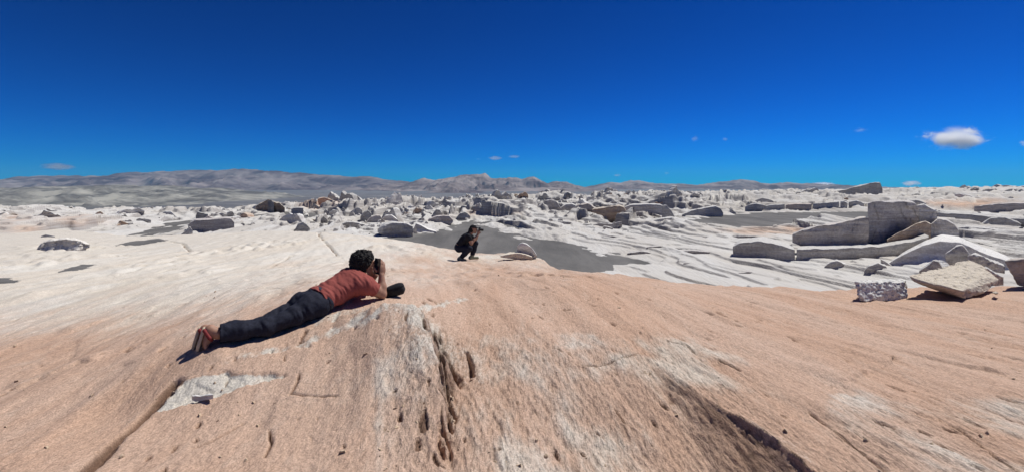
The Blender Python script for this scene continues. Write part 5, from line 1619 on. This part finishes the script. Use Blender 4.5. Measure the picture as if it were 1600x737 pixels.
# --- the person squatting near the rim
def squatting_person():
    D = 13.1
    gx_ = (728 - CX) / FPX * D
    gz = slab_z(gx_, D)
    S = D / FPX                                             # metres per photo pixel here
    org = np.array([gx_, D, gz])
    ax = unit(np.array([1.0, .10, 0])); ay = np.array([-ax[1], ax[0], 0]); az = np.array([0, 0, 1.0])

    def L(x, y, z):
        return org + ax * x + ay * y + az * z
    hipN = L(-.19, -.08, .345); hipF = L(-.19, .10, .355)
    kneeN = L(.10, -.24, .37); kneeF = L(.27, .15, .46)
    ankN = L(-.155, -.16, .085); ankF = L(.17, .15, .085)
    chest = L(-.03, 0.01, .60); pel = L(-.19, .01, .39)
    shN = L(.07, -.17, .70); shF = L(.10, .19, .70)
    nck = L(.115, .0, .765); hd = L(.215, -.01, .875)
    elN = L(.15, -.20, .50); elF = L(.26, .16, .53)
    wrN = L(.335, -.07, .735); wrF = L(.35, .06, .73)
    gaze = unit(ax * 1.0 - ay * .12 - az * .12); hup = unit(az + ax * .12)
    lo = org + np.array([-.5, -.5, -.08]); hi = org + np.array([.62, .5, 1.08])
    f = Field(lo, hi, .0088)
    tn = unit(np.cross(ay, chest - pel)); sd = unit(chest - pel)
    TS = [ay, sd, tn]

    def torso(fl, g, k):
        fl.ell(pel, TS, np.array([.165, .13, .115]) + g, k)
        fl.ell((pel + chest) / 2, TS, np.array([.155, .19, .11]) + g, k)
        fl.ell(chest, TS, np.array([.175, .17, .12]) + g, k)
        fl.cone(shN - sd * .02, .07 + g, shF - sd * .02, .07 + g, k)
    torso(f, 0, .06)
    for h_, k_, a_ in ((hipN, kneeN, ankN), (hipF, kneeF, ankF)):
        f.chain([(h_, .085), (k_, .06)], .04); f.chain([(k_, .057), (k_ * .6 + a_ * .4, .056), (a_, .040)], .03)
    f.cone(nck - sd * .05, .062, hd - az * .05 - gaze * .02, .055, .03)
    head(f, hd, gaze, hup, 1.0)
    for s_, e_, w_ in ((shN, elN, wrN), (shF, elF, wrF)):
        f.chain([(s_, .055), (e_, .043)], .03); f.chain([(e_, .042), (e_ * .6 + w_ * .4, .041), (w_, .028)], .02)
    hand(f, wrN, unit(ax * .25 + az * .9), unit(ay), -1, .55)
    hand(f, wrF, unit(ax * .2 + az * .9), unit(-ay), 1, .55)
    for a_, dr, up_h in ((ankN, unit(ax * .75 - ay * .5), .03), (ankF, unit(ax * 1.0 + ay * .15), 0.0)):
        heel = a_ - dr * .04; heel[2] = gz + .04 + up_h
        toe = a_ + dr * .15; toe[2] = gz + .03
        f.cone(a_, .04, heel, .035, .02); f.cone(heel, .036, toe, .030, .02)
    person = link('person', f.mesh('person', M_SKIN, org), None, 'person in dark clothes squatting on the rock rim with a camera at the face', 'person')
    person.location = org
    g = Field(lo, hi, .0088)
    torso(g, .014, .06)
    X_, Y_, Z_ = g.grid(); q = np.stack([X_, Y_, Z_], -1)
    for s_, e_ in ((shN, elN), (shF, elF)):
        g.cone(s_, .075, s_ * .4 + e_ * .6, .068, .03)
    g.cone(nck - sd * .06, .085, nck, .064, .04)
    fold = lambda fr: ridged((q @ sd) * fr, (q @ ay) * fr * .4, (q @ tn) * fr * .4, 2) - .5
    g.F = g.F + np.where(np.abs(g.F) < .05, .012 * fold(10), 0)
    g.F = np.maximum(g.F, (q - pel - sd * .03) @ -sd)
    for s_, e_ in ((shN, elN), (shF, elF)):
        ad = unit(e_ - s_); c = s_ + ad * np.linalg.norm(e_ - s_) * .62
        g.F = np.where(np.linalg.norm(q - c, axis=-1) < .11, np.maximum(g.F, (q - c) @ ad), g.F)
    nd = unit(hd - nck); g.F = np.where(np.linalg.norm(q - nck, axis=-1) < .1, np.maximum(g.F, (q - nck - nd * .01) @ nd), g.F)
    link('shirt', g.mesh('shirt', M_BLACK, org), person)
    t = Field(lo, hi, .0088)
    t.ell(pel - sd * .02, TS, np.array([.176, .13, .124]), .05)
    for h_, k_, a_ in ((hipN, kneeN, ankN), (hipF, kneeF, ankF)):
        t.chain([(h_, .108), (h_ * .5 + k_ * .5, .093), (k_, .080), (k_ * .5 + a_ * .5, .076), (a_, .062)], .03)
    t.F = t.F + np.where(np.abs(t.F) < .05, .010 * (ridged(q[..., 0] * 9, q[..., 1] * 9, q[..., 2] * 9, 2) - .5), 0)
    for k_, a_ in ((kneeN, ankN), (kneeF, ankF)):
        ad = unit(a_ - k_); c = a_ - ad * .045
        t.F = np.where(np.linalg.norm(q - c, axis=-1) < .13, np.maximum(t.F, (q - c) @ ad), t.F)
    link('trousers', t.mesh('trousers', M_NAVY, org), person)
    fh, rh, uh = frame(gaze, hup)
    h = Field(hd - .2, hd + .2, .0075)
    nz = lambda q: .006 * pn(q[..., 0] * 40, q[..., 1] * 40, q[..., 2] * 14)
    h.ell(hd - uh * .02 - fh * .05, [rh, fh, uh], (.078, .075, .105), .03, noise=nz)
    h.cone(hd - fh * .095 - uh * .02, .045, hd - fh * .13 - uh * .13, .030, .03)
    X3, Y3, Z3 = h.grid(); q3 = np.stack([X3, Y3, Z3], -1) - hd
    h.F = np.maximum(h.F, (q3 @ fh) - .015)
    link('hair', h.mesh('hair', M_HAIR, org), person)
    c = Field(hd - .25, hd + .25, .0075)
    c.ell(hd + uh * .035 - fh * .012, [rh, fh, uh], (.086, .108, .092), .01)
    c.F = np.maximum(c.F, -((np.stack(c.grid(), -1) - hd) @ uh) + .042)
    c.ell(hd + uh * .052 + fh * .105, [rh, unit(fh - .2 * uh), uh], (.072, .075, .011), .012)
    link('cap', c.mesh('cap', M_BLACK, org), person)
    for s_ in (-1, 1):
        e = Field(hd - .16, hd + .16, .006)
        e.ell(hd + rh * s_ * .032 + fh * .076 + uh * .012, [rh, fh, uh], (.013, .012, .010), 0)
        link('eye', e.mesh('eye', M_EYE, org), person)
    for a_, dr, up_h in ((ankN, unit(ax * .75 - ay * .5), .03), (ankF, unit(ax * 1.0 + ay * .15), 0.0)):
        s = Field(a_ - .3, a_ + .3, .0085)
        heel = a_ - dr * .045; heel[2] = gz + .045 + up_h * .6
        toe = a_ + dr * .165; toe[2] = gz + .040
        s.cone(heel, .050, toe, .042, .03); s.cone(a_ + az * .02, .052, heel, .048, .03)
        s.halfspace((0, 0, gz + .004), (0, 0, -1))
        shoe = link('shoe', s.mesh('shoe', M_SHOE, org), person)
        so = Field(a_ - .3, a_ + .3, .0085)
        so.cone(heel, .055, toe, .047, .02)
        Zs = so.grid()[2]
        so.F = np.maximum(so.F, np.abs(Zs - gz - .012) - .013)
        link('sole', so.mesh('sole', M_SOLE, org), shoe)
    # camera
    cc = L(.385, -.012, .865)
    pf, pr, pu = frame(gaze, az)
    bm = bmesh.new(); bmesh.ops.create_cube(bm, size=1.0); bmesh.ops.scale(bm, vec=(.135, .055, .085), verts=bm.verts)
    bmesh.ops.bevel(bm, geom=bm.edges[:], offset=.012, segments=2, affect='EDGES')
    bm2 = bmesh.new(); bmesh.ops.create_cube(bm2, size=1.0); bmesh.ops.scale(bm2, vec=(.05, .05, .03), verts=bm2.verts)
    bmesh.ops.translate(bm2, vec=(0, 0, .052), verts=bm2.verts); tmp = bpy.data.meshes.new('tmp'); bm2.to_mesh(tmp); bm2.free()
    bm.from_mesh(tmp); bpy.data.meshes.remove(tmp)
    me = bpy.data.meshes.new('photo_camera'); bm.to_mesh(me); bm.free(); me.materials.append(M_PLASTIC)
    co = link('photo_camera', me, None, 'black camera held to the squatting person\'s eye', 'camera')
    co.location = cc
    co.rotation_euler = Matrix(((pr[0], pf[0], pu[0]), (pr[1], pf[1], pu[1]), (pr[2], pf[2], pu[2]))).to_euler()
    bm = bmesh.new(); bmesh.ops.create_cone(bm, cap_ends=True, segments=20, radius1=.036, radius2=.033, depth=.09)
    bmesh.ops.rotate(bm, cent=(0, 0, 0), matrix=Matrix.Rotation(R(-90), 3, 'X'), verts=bm.verts)
    bmesh.ops.translate(bm, vec=(0, .07, 0), verts=bm.verts)
    me = bpy.data.meshes.new('lens'); bm.to_mesh(me); bm.free(); me.materials.append(M_PLASTIC); ln = link('lens', me, co)
    bm = bmesh.new(); bmesh.ops.create_cone(bm, cap_ends=True, segments=20, radius1=.027, radius2=.027, depth=.004)
    bmesh.ops.rotate(bm, cent=(0, 0, 0), matrix=Matrix.Rotation(R(-90), 3, 'X'), verts=bm.verts)
    bmesh.ops.translate(bm, vec=(0, .116, 0), verts=bm.verts)
    me = bpy.data.meshes.new('front_glass'); bm.to_mesh(me); bm.free(); me.materials.append(M_GLASS); link('front_glass', me, ln)


squatting_person()
print('people', time.time() - T0)
# ------------------------------------------------------------------ clouds
def cloud_material(name, dens, nscale, thr, seed):
    t = NT(name)
    tc = t.n('ShaderNodeTexCoord')
    ln = t.n('ShaderNodeVectorMath', operation='LENGTH')
    t.l(tc.outputs['Object'], ln.inputs[0])
    mp = t.n('ShaderNodeMapping')
    mp.inputs['Location'].default_value = (seed, seed * .7, 0)
    mp.inputs['Scale'].default_value = (nscale[0], nscale[1], nscale[2])
    t.l(tc.outputs['Object'], mp.inputs[0])
    nz = t.noise(mp.outputs[0], 1.0, 9, 0.68, 0.7)
    f = t.math('ADD', nz, t.math('MULTIPLY', t.math('SUBTRACT', 0.55, ln.outputs['Value']), 0.62))
    dn = t.math('MULTIPLY', t.ramp(f, thr, thr + .22), dens)
    pv = t.n('ShaderNodeVolumePrincipled')
    pv.inputs['Color'].default_value = (1, 1, 1, 1)
    t.l(dn, pv.inputs['Density'])
    pv.inputs['Anisotropy'].default_value = 0.62
    t.l(pv.outputs[0], t.out.inputs['Volume'])
    return t.m


CD = 11000.0
_bm = bmesh.new()
bmesh.ops.create_icosphere(_bm, subdivisions=3, radius=1.0)
CLOUDS = [((1492, 215), (96, 36),   .024, (2.3, 2.3, 2.0), .57, 'small white puffy cloud low in the sky at the right'),
          ((1600, 224), (20, 12), .008, (1.3, 1.3, 1.2), .56, 'scrap of white cloud at the right edge of the sky'),
          ((92, 260), (46, 10), .006, (1.4, 1.4, .9), .50, 'thin wispy cloud above the left mountains'),
          ((773, 247.5), (21, 6), .005, (1.2, 1.2, .9), .53, 'small flat white cloud above the central peak, left of two'),
          ((804, 245), (19, 5), .004, (1.3, 1.3, .9), .53, 'small flat white cloud above the central peak, right of two'),
          ((748, 249), (9, 3.2), .0016, (1.3, 1.3, .9), .53, 'faintest fleck of cloud left of the two flat ones'),
          ((1087, 217), (13, 10), .004, (1.5, 1.5, 1.3), .55, 'faint fluff of cloud high over the middle of the field'),
          ((1133, 217.5), (8, 5.5), .004, (1.2, 1.2, 1.2), .53, 'tiny round fluff of cloud right of the faint fluff'),
          ((1343, 204), (24, 8), .002, (1.6, 1.6, 1.2), .54, 'barely visible cloud streak left of the puffy cloud'),
          ((1284, 289), (42, 7), .02, (2.2, 2.2, 1.2), .52, 'long white cloud bank on the horizon at right'),
          ((1420, 287), (30, 8), .014, (1.6, 1.6, 1.2), .52, 'rounded cloud top peeping over the right skyline'),
          ((965, 274), (14, 5), .003, (1.5, 1.5, 1.2), .53, 'faint fleck of cloud over the middle hills, left of two'),
          ((1042, 271), (9, 5), .003, (1.5, 1.5, 1.2), .53, 'faint fleck of cloud over the middle hills, right of two')]
for k, ((px, py), (rx, rz), dens, nsc, thr, lab) in enumerate(CLOUDS):
    me = bpy.data.meshes.new('cloud')
    _bm.to_mesh(me)
    me.materials.append(cloud_material('cloud_vapour', dens, nsc, thr, 3.1 + k * 5.7))
    o = link('cloud', me, None, lab, 'cloud', 'clouds')
    o.location = P(px, py, CD)
    s = CD / FPX
    o.scale = (rx * s, min(rx, 45) * s * .8, rz * s)
_bm.free()

# ------------------------------------------------------------------ thin haze over the basin
t = NT('thin_air')
pv = t.n('ShaderNodeVolumePrincipled')
pv.inputs['Color'].default_value = (0.22, 0.62, 1.0, 1)
pv.inputs['Density'].default_value = 0.00004
pv.inputs['Anisotropy'].default_value = 0.0
t.l(pv.outputs[0], t.out.inputs['Volume'])
x0, x1, y0, y1, z0, z1 = -9300, 9300, -3300, 8800, -110, 250
V = [(x, y, z) for x in (x0, x1) for y in (y0, y1) for z in (z0, z1)]
F = [(0, 1, 3, 2), (4, 6, 7, 5), (0, 4, 5, 1), (2, 3, 7, 6), (0, 2, 6, 4), (1, 5, 7, 3)]
link('haze', mesh_np('haze', V, F, t.m, False), kind='stuff')
print('total', time.time() - T0)
